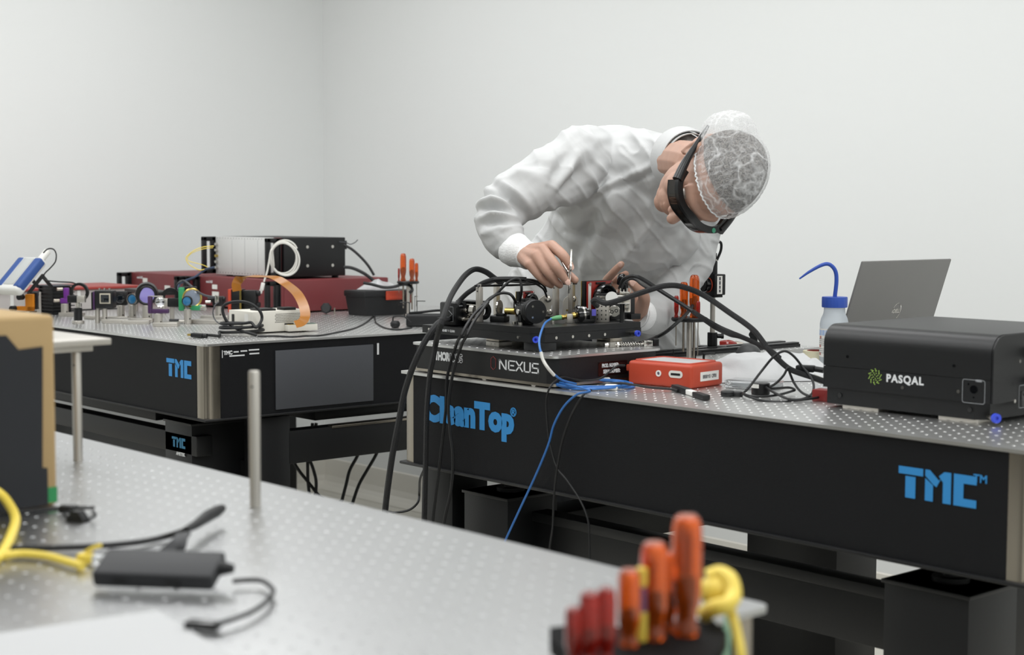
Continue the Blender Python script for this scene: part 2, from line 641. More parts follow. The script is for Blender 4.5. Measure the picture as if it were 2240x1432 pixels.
# left-hand table, at the back of the room
T2, ox, oy, sp = optical_table('optical_table', 'black optical table at the left rear carrying dark red units',
                               -5.5, -3.519, 2.045, 3.55, (-5.48, -3.535), (2.06, 3.53), cw=.05)
f2, r2 = sp['f'], sp['r']
part('lettering', on_front(tmc_logo(.131, .0476), (-3.725,2.05,0.851)[0] - ox, 2.0495 - oy, (-3.725,2.05,0.851)[2]), BLUEL, f2)
part('lettering', on_side(text_b('TMC', .0135, .0003, .0008, .9), -3.5235 - ox, 2.118 - oy, .874), WHITEL, r2)
for k, (la, lb_, lz) in enumerate(((2.135, 2.15, .8755), (2.156, 2.176, .8765), (2.181, 2.213, .878), (2.122, 2.168, .8655), (2.183, 2.213, .868))):
    part('text_line', B().bx(-3.524 - ox, -3.5234 - ox, la - oy, lb_ - oy, lz - .0018, lz + .0018), WHITEL, r2)
part('text_line', B().bx(-3.524 - ox, -3.5234 - ox, 2.1 - oy, 2.102 - oy, .862, .882), WHITEL, r2)
part('access_panel', B().bx(-3.524 - ox, -3.5205 - ox, 2.262 - oy, 2.585 - oy, .713, .872, .001), GREYP, r2, 'plain dark grey panel')
part('label_strip', B().bx(-3.524 - ox, -3.5228 - ox, 2.6 - oy, 2.606 - oy, .842, .874), WHITEL, r2)
for (a, b_, c, d) in ((-3.83, -3.685, 2.1, 2.29), (-5.4, -5.25, 2.07, 2.2), (-3.69, -3.55, 3.33, 3.47), (-5.4, -5.25, 3.33, 3.47)):
    lg = leg_pod(T2, a - ox, b_ - ox, c - oy, d - oy, .672)
    if a == -3.83:
        part('lettering', on_front(tmc_logo(.072, .028), (-3.784,2.095,0.629)[0] - ox, 2.0955 - oy, (-3.784,2.095,0.629)[2]), BLUED, lg)
        part('lettering', on_front(text_b('AMETEK', .0125, .0003, .0005), (-3.738,2.095,0.584)[0] - ox, 2.0955 - oy, (-3.738,2.095,0.584)[2]), WHITEL, lg)
part('column', B().bx(-3.64 - ox, -3.55 - ox, 2.235 - oy, 2.325 - oy, 0, .69, .002), BLACKP, T2)
part('crossbeam', B().bx(-3.6 - ox, -3.55 - ox, 2.32 - oy, 3.35 - oy, .556, .647, .002), BLACKP, T2)
part('crossbeam', B().bx(-3.565 - ox, -3.545 - ox, 2.46 - oy, 3.35 - oy, .643, .65, .002), STEELD, T2, 'bare metal edge strip')
part('crossbeam', B().bx(-5.3 - ox, -3.66 - ox, 2.1 - oy, 2.15 - oy, .585, .64, .003), BLACKP, T2)
part('crossbeam', B().bx(-5.3 - ox, -3.66 - ox, 2.25 - oy, 2.3 - oy, .44, .56, .003), BLACKP, T2)
part('shelf', B().bx(-5.3 - ox, -3.92 - ox, 2.12 - oy, 3.35 - oy, .655, .685, .003), BLACKP, T2)

part('shelf', B().bx(-3.93 - ox, -3.6 - ox, 2.44 - oy, 3.34 - oy, .66, .688, .003), BLACKP, T2)

# near table, in front of the camera

T3, ox, oy, sp = \
    optical_table('optical_table', 'pale steel optical table in the foreground with bare posts and white paper on it',
                  -3.25, -.85, -.15, 1.053, (-3.225, -.875), (-.125, 1.03), steel=STEELF, ch=.0005, r=.0026, dp=.0022)
for (a, b_, c, d) in ((-1.15, -1.0, .0, .15), (-3.1, -2.95, .0, .15), (-1.15, -1.0, .78, .93), (-3.1, -2.95, .78, .93)):
    leg_pod(T3, a - ox, b_ - ox, c - oy, d - oy)

# ---------------------------------------------------------------- breadboard, platform and things standing on the right-hand table
# black breadboard under the optics
t = thing('breadboard', 'black-sided breadboard with NEXUS lettering, lying on the table under the optics platform', 'breadboard', (-2.4275, 2.2025, ZT))
ox, oy, oz = t.location
part('breadboard_top', perforated_plate(-.2275, .2275, -.1575, .1575, .058, .0625, (-.2125, .2125), (-.15, .15), corner=.02), STEEL, t, 'perforated steel top')
ch = .018
pl = [(-.224 + ch, -.154), (.224 - ch, -.154), (.224, -.154 + ch), (.224, .154 - ch), (.224 - ch, .154), (-.224 + ch, .154), (-.224, .154 - ch), (-.224, -.154 + ch)]
bd = part('body', B().prism(pl, .008, .0585), BLACKP, t, 'black side walls')
part('base_plate', B().prism(rrect(-.2275, .2275, -.1575, .1575, .02), .003, .0085), STEELD, t, 'steel base plate')
for fx in (-.16, .02, .17):
    part('foot', B().box((fx, -.15, .002), (.012, .012, .004), .001).box((fx, .15, .002), (.012, .012, .004), .001), POST, t)
part('lettering', on_front(text_b('THOR', .0235, .0003, .0014, .8, space=.88, align='RIGHT'), (-2.521,2.048,0.938)[0] - ox, -.1545, (-2.521,2.048,0.938)[2] - oz), WHITEL, bd)
# hollow second half of the word
hb = B()
for i, poly in enumerate((
        [(0, 0), (0, 1), (.28, 1), (.28, .28), (.6, .28), (.6, 0)],
        [(.6, 0), (.82, 1), (1.05, 1), (1.27, 0), (1.03, 0), (.98, .2), (.9, .2), (.85, 0)],
        [(1.33, 0), (1.33, 1), (1.75, 1), (1.88, .85), (1.88, .65), (1.78, .52), (1.9, .38), (1.9, .15), (1.76, 0)],
        [(1.97, .28), (2.0, .08), (2.12, 0), (2.38, 0), (2.52, .12), (2.52, .42), (2.22, .62), (2.2, .74), (2.3, .78), (2.5, .7), (2.5, .9), (2.36, 1), (2.12, 1), (1.98, .88), (1.98, .6), (2.28, .38), (2.28, .26), (2.18, .24)])):
    n = len(poly)
    for k in range(n):
        p, q = poly[k], poly[(k + 1) % n]
        hb.tube([(p[0] * .0165, p[1] * .0175, 0), (q[0] * .0165, q[1] * .0175, 0)], .0006, 4, 1, smooth=False)
part('lettering', on_front(hb, (-2.52,2.048,0.93)[0] - ox, -.1545, (-2.52,2.048,0.93)[2] - oz), WHITEL, bd)
hx = B()
hexa = [(0, 1), (.55, .62), (.55, -.62), (0, -1), (-.55, -.62), (-.55, .62)]
for k in range(6):
    p, q = hexa[k], hexa[(k + 1) % 6]
    hx.tube([(p[0] * .0135, p[1] * .0135, 0), (q[0] * .0135, q[1] * .0135, 0)], .0007, 4, 1, smooth=False)
part('emblem', on_front(hx, (-2.38,2.048,0.937)[0] - ox, -.1545, (-2.38,2.048,0.937)[2] - oz), REDL, bd)
nb = B()
xx = 0
for polys in ([[(0, 0), (0, 1)], [(0, 1), (.62, .08)], [(.74, 0), (.74, 1)]],
              [[(1.05, 0), (1.05, 1), (1.72, 1)], [(1.05, 0), (1.72, 0)], [(1.3, .5), (1.6, .5)]],
              [[(1.92, 1), (2.62, 0)], [(1.92, 0), (2.62, 1)]],
              [[(2.86, 1), (2.86, 0), (3.5, 0), (3.5, 1)]],
              [[(4.4, 1), (3.78, 1), (3.78, .5), (4.4, .5), (4.4, 0), (3.74, 0)]]):
    for ln in polys:
        for p, q in zip(ln, ln[1:]):
            p, q = Vector(p), Vector(q)
            d = (q - p).normalized() * .06
            nn = Vector((-d.y, d.x)) * 1.15
            p, q = p - d, q + d
            nb.prism([(v[0] * .0262, v[1] * .0182) for v in (p - nn, q - nn, q + nn, p + nn)], 0, .0004)
part('lettering', on_front(nb, (-2.36,2.048,0.927)[0] - ox, -.1545, (-2.36,2.048,0.927)[2] - oz), WHITEL, bd)
ly, lz = (-2.203,2.214,0.93)[1] - oy, (-2.203,2.214,0.93)[2] - oz
lp = part('label_plate', B().bx(.2242, .2248, ly - .042, ly + .04, lz - .014, lz + .014), BLACKG, bd)
part('lettering', on_side(text_b('PROD. NUMBER:', .0105, .0002, .0003, .62), .225, ly - .008, lz + .006), WHITEL, lp)
part('lettering', on_side(text_b('SERIAL NUMBER:', .0105, .0002, .0003, .62), .225, ly - .004, lz - .006), WHITEL, lp)

# spacer blocks that carry the platform
for i, (bx_, by_, lab) in enumerate(((-2.452, 2.125, 'steel spacer block under the front left of the black platform'),
                                     (-2.3, 2.3, 'steel spacer block under the right side of the black platform'),
                                     (-2.62, 2.33, 'steel spacer block under the hidden rear left corner of the platform'))):
    t = thing('spacer_block', lab, 'block', (bx_, by_, .9625), group='spacer blocks under the platform')
    part('lower_block', B().box((0, 0, .0055), (.042, .036, .011), .0012).cyl((-.006, -.0182, .006), (-.006, -.0186, .006), .0022, n=10).cyl((.006, -.0182, .006), (.006, -.0186, .006), .0022, n=10), POST, t)
    part('upper_block', B().box((0, 0, .0151), (.041, .035, .0072), .001), STEELD, t)

PZ = 1.011
t = thing('optics_platform', 'black two-tier metal platform carrying the optics, raised above the breadboard', 'platform', (-2.475, 2.235, .981))
ox, oy, oz = t.location
part('lower_tier', B().prism([(-.185, -.15), (.165, -.15), (.185, -.128), (.185, .15), (-.185, .15)], 0, .017).box((.16, -.118, -.009), (.045, .05, .018), .002), BLACKA, t)
part('upper_tier', B().prism([(-.02, -.149), (.163, -.149), (.184, -.127), (.184, .149), (-.185, .149), (-.185, -.11), (-.06, -.11)], .0172, .030), BLACKA, t)
for yy in (-.098, -.052, -.006, .04):
    part('screw', B().cyl((.1845, yy, .0085), (.187, yy, .0085), .0032, n=12), CHROME, t)
for xx in (-.16, .13):
    part('screw', B().cyl((xx, -.1495, .0085), (xx, -.152, .0085), .003, n=12), CHROME, t)
for px_, py_, d in ((.178, -.139, (.55, -.83, 0)), (.185, .118, (1, 0, 0))):
    dv = Vector(d)
    p = Vector((px_, py_, .008))
    f = part('air_fitting', B().cyl(p, p + dv * .012, .0048, n=14).cyl(p + dv * .012, p + dv * .018, .0066, n=16), CHROME, t, 'push-in air fitting')
    part('release_ring', B().ring(p + dv * .0205, d, .0066, .003, .006, 20).cyl(p + dv * .0182, p + dv * .0186, .003, n=12), BLUER, f, 'blue release ring')
part('lettering', on_front(text_b('THORLABS  V  CLEAN', .0068, .0002, .0002, .8), -.1, -.1505, .0085), WHITEL, t)

# open guard frame: four slotted posts and black rods
t = thing('guard_frame', 'open frame of black rods on four slim steel posts around the optics', 'frame', (-2.45, 2.2, PZ))
ox, oy, oz = t.location
pc = [(-2.501,2.113,1.011), (-2.658,2.297,1.011), (-2.506,2.338,1.011), (-2.47, 2.352, 1.011)]
PH = .074
for p in pc:
    x, y = p[0] - ox, p[1] - oy
    part('post', B().box((x, y, PH / 2), (.0115, .0115, PH), .0015).cyl((x, y, PH), (x, y, PH + .006), .0042, n=14), POST, t)
    part('slot', B().cyl((x, y - .0058, PH - .009), (x, y - .0061, PH - .009), .0017, n=10), BLACKA, t)
rod = []
pz = [Vector((p[0] - ox, p[1] - oy, PH + .0025)) for p in pc]
for a, b_ in ((0, 2), (1, 3), (0, 1), (2, 3)):
    d = (pz[b_] - pz[a]).normalized() * .012
    part('rod', B().tube([pz[a] - d, pz[a], (pz[a] + pz[b_]) / 2 - Vector((0, 0, .0015)), pz[b_], pz[b_] + d * (3.2 if a == 0 and b_ == 2 else 1)], .0024, 8), BLACKA, t)

# cube camera at the left end
cl = (-2.593,2.1,0.998)
t = thing('cube_camera', 'small black cube camera with printed outline at the left end of the platform', 'camera', (cl[0], 2.118, .998))
part('body', B().box((0, .0, .026), (.056, .034, .05), .004), BLACKA, t)
part('printed_outline', on_front(outline(-.006, .016, -.016, .016, .001, .0008), .004, -.0172, .026), GREYL, t)
cvb = B()
for p, q in (((-.006, .012), (.012, 0)), ((.012, 0), (-.006, -.012))):
    cvb.tube([(p[0], p[1], 0), (q[0], q[1], 0)], .0005, 4, 1, smooth=False)
part('printed_outline', on_front(cvb, .004, -.0172, .026), GREYL, t)
part('text_line', B().bx(.028, .0283, -.008, .008, .043, .0455), GREYL, t)
for zz, yy in ((.034, .004), (.016, -.002), (.02, .01)):
    c = part('connector', B().cyl((.028, yy, zz), (.036, yy, zz), .0058, n=16).cyl((.036, yy, zz), (.043, yy, zz), .0044, n=16).ring((.04, yy, zz), (1, 0, 0), .0062, .0042, .003), CHROME, t, 'bright metal connector')
# barrel next to it
p = (-2.565,2.13,1.025)
t = thing('cage_assembly', 'bright steel cage of rods and rings with black plates beside the cube camera', 'optics', (p[0], 2.135, PZ))
part('plate', B().box((0, 0, .0225), (.022, .03, .036), .002).bx(-.02, .045, -.017, .017, .0405, .0425), BLACKA, t)
part('ring', B().ring((-.018, 0, .022), (1, 0, 0), .016, .009, .012), CHROME, t, 'bright ring')
part('ring', B().ring((.028, 0, .022), (1, 0, 0), .017, .008, .014), CHROME, t, 'bright ring')
part('ring', B().ring((.05, 0, .022), (1, 0, 0), .019, .011, .01), BLACKA, t, 'black ring')
part('foot', B().box((0, 0, .0025), (.075, .026, .005), .001).bx(-.004, .004, -.012, .012, .005, .009), POST, t)
part('rod', B().cyl((-.03, -.011, .034), (.05, -.011, .034), .0026).cyl((-.03, -.011, .012), (.05, -.011, .012), .0026), CHROME, t)

# iris
p = (-2.485,2.156,1.011)
t = thing('iris_plate', 'thin round silver disc standing in a black block, left of the black barrel', 'optics', (p[0], p[1], PZ), 24)
part('base', B().box((0, 0, .006), (.034, .028, .012), .0015).box((.004, 0, .0145), (.018, .018, .006), .001), BLACKA, t)
part('disc', B().cyl((-.003, 0, .0305), (.001, 0, .0305), .0155, n=28, bev=.0008).bx(-.002, .001, -.002, .012, .0145, .03), CHROME, t)
part('lens_tube', B().cyl((.012, .004, .0225), (.034, .004, .0225), .0072, n=18), GOLD, t, 'brass tube')

# black barrel with a big end disc
p = (-2.339,2.128,1.04)
t = thing('beam_expander', 'black barrel with a large ribbed end disc held by three screws, front of the platform', 'optics', (p[0] - .004, 2.128, PZ), -15)
hz = p[2] - PZ
part('end_disc', B().lathe([(0, -.016), (.0235, -.016), (.0245, -.015), (.0245, -.0105), (.0228, -.0095), (.0228, -.008), (.0245, -.007), (.0245, -.0035), (.0228, -.003), (.0228, -.0015), (.0245, -.0005), (.0245, .0045), (.0238, .0055), (0, .0055)], (0, 0, hz), (1, 0, 0), 40), BLACKA, t)
for a in (130, 230, 0):
    a = math.radians(a)
    y, z = .0145 * math.cos(a) + .001, .0145 * math.sin(a)
    part('screw', B().cyl((.0055, y, hz + z), (.0066, y, hz + z), .0024, n=12), CHROME, t)
part('barrel', B().lathe([(0, -.07), (.011, -.07), (.013, -.068), (.013, -.046), (.0165, -.045), (.0165, -.016)], (0, 0, hz), (1, 0, 0), 28).cyl((-.062, -.002, hz), (-.016, -.002, hz + .0), .0125), BLACKA, t)
part('clamp', B().box((-.042, 0, hz / 2), (.014, .03, hz), .0015).cyl((-.042, -.016, .004), (-.042, -.02, .004), .004, n=12), BLACKA, t)
part('screw', B().cyl((-.043, -.0155, hz - .002), (-.043, -.0185, hz - .002), .0058, n=16).cyl((-.027, -.02, .0), (-.027, -.02, .006), .0042, n=14).cyl((-.056, -.02, .0), (-.056, -.02, .006), .0042, n=14), CHROME, t, 'bright screw')
p2 = (-2.433,2.17,1.055)
t = thing('motor_controller', 'small black box with white print above the barrel on the platform', 'module', (p2[0], 2.185, PZ))
part('case', B().box((0, 0, .0345), (.05, .03, .018), .0015).box((0, 0, .013), (.02, .02, .026), .001), BLACKA, t)
part('text_line', B().bx(-.019, -.012, -.0153, -.015, .033, .038).bx(-.009, -.004, -.0153, -.015, .033, .038), WHITEL, t)
part('connector', B().box((.012, 0, .047), (.018, .012, .007), .001).box((-.012, .004, .0465), (.012, .01, .006), .001), BLACKR, t)


def kinematic_mount(label, loc, rz, lens):
    t = thing('kinematic_mount', label, 'mirror mount', loc, rz, 'bright kinematic mounts on the platform')
    pl_ = [(-.015, 0), (.015, 0), (.017, .006), (.013, .011), (.013, .022), (.0165, .026), (.0165, .036), (.010, .0455), (-.002, .0455), (-.012, .038), (-.0155, .03), (-.0155, .014), (-.0165, .006)]
    m = Matrix.Rotation(math.radians(90), 4, 'X')
    part('front_plate', B(m).prism(pl_, -.003, .003), POST, t)
    part('rear_plate', B(m).prism([(x * .96, y * .98) for x, y in pl_], -.013, -.0065), STEELD, t)
    for x, z in ((.006, .037), (.0095, .0085)):
        k = part('knob', B().lathe([(0, 0), (.0055, 0), (.0068, .0012), (.0068, .0042), (.0052, .0055), (.0026, .0057), (.0024, .0042), (0, .0042)], (x, -.003, z), (0, -1, 0), 24), CHROME, t)
    part('spring', B().cyl((-.007, -.004, .012), (-.007, .007, .012), .0022, n=10), GOLD, t)
    part('optic', B().cyl((-.002, .002, .023), (-.002, .0065, .023), .0095, n=24), lens, t, 'dark glass optic')
    part('foot', B().box((0, .005, -.0025), (.034, .02, .005), .0008), BLACKA, t)
    return t


GLASSD = mk('dark_glass', '10161c', .04, coat=1.0)
GLASSB = mk('blue_coated_glass', '2c6f9c', .04, coat=1.0)
GLASSP = mk('violet_coated_glass', '8f86c8', .05, coat=1.0)
p = (-2.499,2.299,1.011)
kinematic_mount('bright kinematic mount just behind the big black end disc', (p[0], p[1], PZ + .005), 58, GLASSD)
p = (-2.475,2.352,1.011)
kinematic_mount('bright kinematic mount under the tip of the tweezers', (p[0] , p[1], PZ + .005), 52, GLASSD)
p = (-2.524,2.414,1.011)
t = thing('lens_ring', 'thin upright lens ring between the tweezers and the red board', 'optics', (p[0], p[1], PZ), 25)
part('ring', B().ring((0, 0, .029), (1, 0, 0), .0135, .0115, .004), CHROME, t)
part('post', B().cyl((0, 0, 0), (0, 0, .016), .0035), POST, t)


def board_camera(name, label, loc, rz, cable=True):
    t = thing(name, label, 'camera', loc, rz, 'red circuit board cameras on the platform')
    H, W = .082, .082
    part('back_plate', B().box((-.012, 0, H / 2), (.011, W, H), .001), BLACKA, t)
    part('edge_strip', B().box((-.019, 0, H / 2), (.002, W, H), .0004), GOLD, t, 'thin brass-coloured rear strip')
    part('circuit_board', B().box((-.002, 0, H / 2 + .001), (.0035, W, H - .004), .0004), REDPCB, t, 'red circuit board')
    part('pin_strip', B().box((.0005, -W / 2 + .006, H / 2), (.002, .008, H - .012), .0004), LABEL, t, 'pale pin strip')
    part('lens', B().lathe([(0, .006), (.016, .006), (.02, .012), (.026, .018), (.031, .019), (.033, .016), (.033, .002), (.031, 0), (0, 0)], (0, .006, .042), (1, 0, 0), 40), BLACKG, t)
    part('lens_ring', B().torus((.014, .006, .042), (1, 0, 0), .024, .0022, 36, 8), BLACKR, t)
    for y in (-.035, .036):
        for z in (.006, .076):
            part('screw', B().cyl((0, y, z), (.003, y, z), .0035, n=12), CHROME, t)
    part('chip', B().box((.0015, .028, .07), (.004, .012, .01), .0005).box((.0015, .0, .077), (.003, .03, .004), .0004), BLACKA, t)
    return t


REDPCB = mk('red_solder_mask', '8e1f17', .35, var=.12, vs=90)
p = (-2.429,2.362,1.011)
bc = board_camera('board_camera', 'large red circuit board with a round black lens, right of the tweezers', (p[0] - .004, p[1] + .041, PZ), 4)
b2 = dup(bc, (-2.59, 2.33, PZ - .004), 18, 'red circuit board half hidden below the right hand, behind the front mounts')
b2.scale = (.72, .72, .72)

# fibre collimator with green boot
p0, p1 = (-2.383,2.208,1.02), (-2.356,2.259,1.027)
p0, p1 = Vector(p0), Vector(p1)
d = (p1 - p0).normalized()
t = thing('fibre_collimator', 'brass fibre collimator with a pale green boot at the platform edge', 'optics', (p0.x, p0.y, PZ))
o = Vector(t.location)
q = p0 - o
part('boot', B().lathe([(0, 0), (.0028, 0), (.0036, .004), (.0052, .013), (.0052, .022), (.0046, .024), (0, .024)], q, d, 16), mk('green_boot', '6fb07c', .5), t, 'pale green boot')
part('connector', B().lathe([(0, .0235), (.004, .0235), (.0055, .025), (.0055, .029), (.0042, .030), (.0042, .033), (.006, .034), (.006, .038), (.0042, .039), (.0042, .047), (.0066, .048), (.0072, .05), (.0072, .055), (0, .055)], q, d, 18), GOLD, t, 'brass connector')
w = q + d * .041
part('clamp_block', B(rotz(math.degrees(math.atan2(d.y, d.x)), (w.x, w.y, 0))).box((0, 0, w.z / 2 + .0025), (.013, .015, w.z + .005), .001), POST, t, 'pale metal clamp block')
part('screw', B().cyl((.02, -.012, 0), (.02, -.012, .007), .0045, n=14), CHROME, t)
t = thing('lens_tube', 'round black lens barrel with a silver band at the platform edge', 'optics', (o.x, o.y, PZ))
w = q + d * .0545
part('barrel', B().lathe([(.008, .0), (.0185, .0015), (.0205, .004), (.0205, .010), (.019, .0115), (.019, .014), (.0165, .015), (.0165, .024), (.012, .025), (.012, .029), (0, .029)], w, d, 36), BLACKG, t)
part('band', B().ring(w + d * .0175, d, .0172, .012, .0035), CHROME, t, 'silver band')
part('base', B(rotz(math.degrees(math.atan2(d.y, d.x)), (w.x + d.x * .02, w.y + d.y * .02, 0))).box((0, 0, .004), (.036, .03, .008), .001).box((.014, 0, .014), (.012, .026, .026), .001), BLACKA, t)
part('filter', B(rotz(math.degrees(math.atan2(d.y, d.x)), (w.x + d.x * .037, w.y + d.y * .037, 0))).box((0, -.0135, .022), (.009, .001, .014)), mk('violet_filter', '5a55b8', .2), t, 'violet glass edge')

# black carrier block with the steel blocks and clamps in front of it
p = (-2.357,2.383,1.011)
t = thing('carrier_block', 'large black block at the right end of the platform', 'block', (p[0] - .03, p[1] + .02, PZ))
part('block', B().box((0, 0, .028), (.05, .075, .056), .002).box((.02, .03, .006), (.03, .03, .012), .001), BLACKA, t)
p = (-2.336,2.315,1.016)
t = thing('perforated_block', 'pale metal cube with drilled holes in front of the red board', 'block', (p[0], p[1], PZ), 35)
bb = B().box((0, 0, .02), (.026, .022, .04), .0012)
part('cube', bb, POST, t)
hb = B()
for i in range(3):
    for j in range(4):
        hb.cyl((-.009 + .009 * i, -.0112, .007 + .009 * j), (-.009 + .009 * i, -.0116, .007 + .009 * j), .0015, n=8)
part('hole', hb, BLACKA, t)
part('ring', B().ring((0, -.002, .046), (0, 0, 1), .012, .006, .009).ring((0, -.002, .054), (0, 0, 1), .0128, .006, .003), CHROME, t, 'bright ring on top')
p = (-2.345,2.352,1.011)
t = thing('swivel_clamp', 'bright round swivel clamp low at the right of the platform', 'clamp', (p[0], p[1] - .005, PZ), 40)
m = Matrix.Translation((0, 0, .017)) @ Matrix.Rotation(math.radians(-28), 4, 'Y')
part('jaw', B(m).box((-.008, 0, .001), (.022, .014, .015), .003), CHROME, t)
part('knob', B(m).lathe([(0, -.009), (.0115, -.009), (.0125, -.0075), (.0125, .004), (.0115, .0055), (0, .0055)], (.01, 0, 0), (0, -1, 0), 28), CHROME, t)
part('knob_slot', B(m).ring((.005, -.0058, .001), (0, 1, 0), .0038, .0024, .0012).ring((.0145, -.0058, -.001), (0, 1, 0), .0038, .0024, .0012), BLACKA, t)
p = (-2.253,2.277,1.066)
t = thing('focus_clamp', 'bright metal clamp with a white round face beside the red board', 'clamp', (p[0], p[1], p[2] - .02), 40)
part('body', B().box((.008, 0, .018), (.036, .02, .018), .002).box((.014, 0, .03), (.02, .016, .008), .001).box((.02, 0, .002), (.012, .014, .02), .001), CHROME, t)
part('face', B().cyl((-.012, -.011, .022), (-.012, -.0145, .022), .0125, n=28), WHITEP, t, 'white round face')
for k in range(5):
    part('pin', B().cyl((-.002 + .007 * k, -.003, .033), (-.002 + .007 * k, -.003, .0385 + .003 * (k % 2)), .0013, n=8), CHROME, t)
part('stem', B().cyl((.008, .004, -.03), (.008, .004, .012), .005), BLACKA, t)

# small bright hardware lying on the breadboard
p = (-2.277,2.317,0.963)
t = thing('ball_plunger', 'bright spring, ring and threaded rod lying on the breadboard', 'hardware', (p[0] + .002, p[1] - .005, .9625), 68)
part('rod', B().cyl((-.04, 0, .005), (.06, 0, .005), .0022, n=10), CHROME, t)
sp_ = [( -.005 + .05 * k / 60, .0042 * math.cos(k * .95), .005 + .0042 * math.sin(k * .95)) for k in range(61)]
part('spring', B().tube(sp_, .0009, 5, 2), CHROME, t)
part('nut', B().cyl((-.012, 0, .0055), (-.008, 0, .0055), .0055, n=6).box((.058, 0, .006), (.02, .012, .012), .001).cyl((-.04, 0, .005), (-.032, 0, .005), .005, n=6), CHROME, t)
part('eye', B().torus((-.02, 0, .0095), (0, 1, 0), .0042, .0009, 20, 6), CHROME, t)
part('end_block', B().box((.076, 0, .0075), (.012, .014, .015), .001), BLACKA, t)

# orange-red electronics box
t = thing('electronics_box', 'orange-red plastic box with a white label beside the breadboard', 'box', (-2.105, 2.292, ZT), 7)
W_, D_, H_ = .155, .112, .047
part('case', B().box((0, 0, H_ / 2), (W_, D_, H_), .007, seg=4), REDBOX, t)
part('top_panel', B().prism(rrect(-W_ / 2 + .013, W_ / 2 - .013, -D_ / 2 + .012, D_ / 2 - .012, .01), H_ - .0005, H_ + .0006), mk('grey_white_panel', 'c9cbcc', .35), t, 'pale glossy top panel')
part('edge_lip', B().tube([(x, y, H_ + .0004) for x, y in rrect(-W_ / 2 + .010, W_ / 2 - .010, -D_ / 2 + .009, D_ / 2 - .009, .011)], .0024, 6, 1, True, False), REDBOX, t)
part('jack', B().ring((.0, -D_ / 2 - .0006, .026), (0, 1, 0), .0062, .0034, .0026), LABEL, t, 'pale power jack')
part('jack_pin', B().cyl((.0, -D_ / 2 - .0002, .026), (.0, -D_ / 2 - .001, .026), .0024, n=12), CHROME, t)
sl = part('port', B().prism(rrect(-.0165, .0165, -.007, .007, .0068), 0, .0008), WHITEC, t, 'white port surround')
sl.data.transform(Matrix.Translation((.041, -D_ / 2 - .0002, .027)) @ Matrix.Rotation(math.radians(90), 4, 'X'))
part('socket', B().box((.041, -D_ / 2 - .0012, .027), (.022, .001, .0042)), BLACKA, sl)
lb = part('label_sticker', B().bx(W_ / 2, W_ / 2 + .0006, -.025, .038, .013, .031), LABEL, t, 'white sticker, printed upside down')
part('lettering', on_side(text_b('R&D 10-0088', .0105, .0002, .0001, .8), W_ / 2 + .0008, .006, .022, 180), GREYP, lb)
part('plug', B().box((-W_ / 2 - .008, -.03, .03), (.016, .02, .013), .002).cyl((-W_ / 2 - .02, -.03, .03), (-W_ / 2 - .01, -.03, .03), .004), REDBOX, t, 'red plug on its left end')

# ---------------------------------------------------------------- screwdrivers, hex keys, tool holders
def fluted(b, prof, n=30, flutes=6, depth=.07, o=(0, 0, 0)):
    """prof rows: (radius, height, flute strength 0..1)"""
    rows = []
    vs, fs = [], []
    for r, h, k in prof:
        if r < 1e-6:
            rows.append([len(vs)])
            vs.append((o[0], o[1], o[2] + h))
        else:
            rows.append(list(range(len(vs), len(vs) + n)))
            for i in range(n):
                a = 2 * math.pi * i / n
                rr = r * (1 - k * depth * (0.5 + 0.5 * math.cos(flutes * a)))
                vs.append((o[0] + rr * math.cos(a), o[1] + rr * math.sin(a), o[2] + h))
    for a, c in zip(rows, rows[1:]):
        for k in range(n):
            k2 = (k + 1) % n
            if len(a) == 1:
                fs.append((a[0], c[k2], c[k]))
            elif len(c) == 1:
                fs.append((a[k], a[k2], c[0]))
            else:
                fs.append((a[k], a[k2], c[k2], c[k]))
    return b.add(vs, fs)


def screwdriver(label, loc, H, r, shaft, sr, mat, group, tilt=0.0):
    """handle stands upright on the holder (base at loc), shaft hangs below"""
    t = thing('screwdriver', label, 'screwdriver', loc, 0, group)
    t.rotation_euler = (0, math.radians(tilt), 0)
    pr = [(0, 0, 0), (r * .8, 0, 0), (r * .86, H * .015, 0), (r * .84, H * .05, .2), (r * .66, H * .12, .3), (r * .66, H * .17, .4), (r * .9, H * .27, .9), (r, H * .36, 1), (r, H * .8, 1),
          (r * .95, H * .9, .9), (r * .82, H * .96, .6), (r * .55, H * .992, .2), (0, H, 0)]
    part('handle', fluted(B(), pr), mat, t)
    part('tang', B().cyl((0, 0, .001), (0, 0, H * .5), sr * 1.25, n=12).box((0, 0, H * .34), (sr * 4.6, sr * .9, H * .22)), BLACKA, t, 'dark metal core seen through the handle')
    part('shaft', B().cyl((0, 0, -shaft), (0, 0, .002), sr, n=12), STEELD, t)
    return t


def hex_key(label, loc, L, S, r, az, group):
    """long leg hangs down through the holder, short leg lies above it"""
    t = B()
    c, s_ = math.cos(math.radians(az)), math.sin(math.radians(az))
    q = r * 2.6
    t.tube([(0, 0, -L), (0, 0, q * -.2), (q * .25 * c, q * .25 * s_, q * .75), (q * 1.1 * c, q * 1.1 * s_, q), (S * c, S * s_, q)], r, 6, 5)
    return single('hex_key', t, BLACKA, label, 'hex key', group, loc)


def tool_holder(label, loc, top, R=.042, base=True, az=0):
    t = thing('tool_holder', label, 'tool holder', loc)
    part('disc', B().lathe([(0, top - .009), (R - .003, top - .009), (R, top - .006), (R, top - .002), (R - .002, top), (0, top)], (0, 0, 0), (0, 0, 1), 40), BLACKA, t)
    part('post', B().cyl((0, 0, .004), (0, 0, top - .009), .0064, n=20, bev=.0008), POST, t)
    part('base', B().cyl((0, 0, 0), (0, 0, .005), .016, n=24, bev=.001), POST, t)
    return t


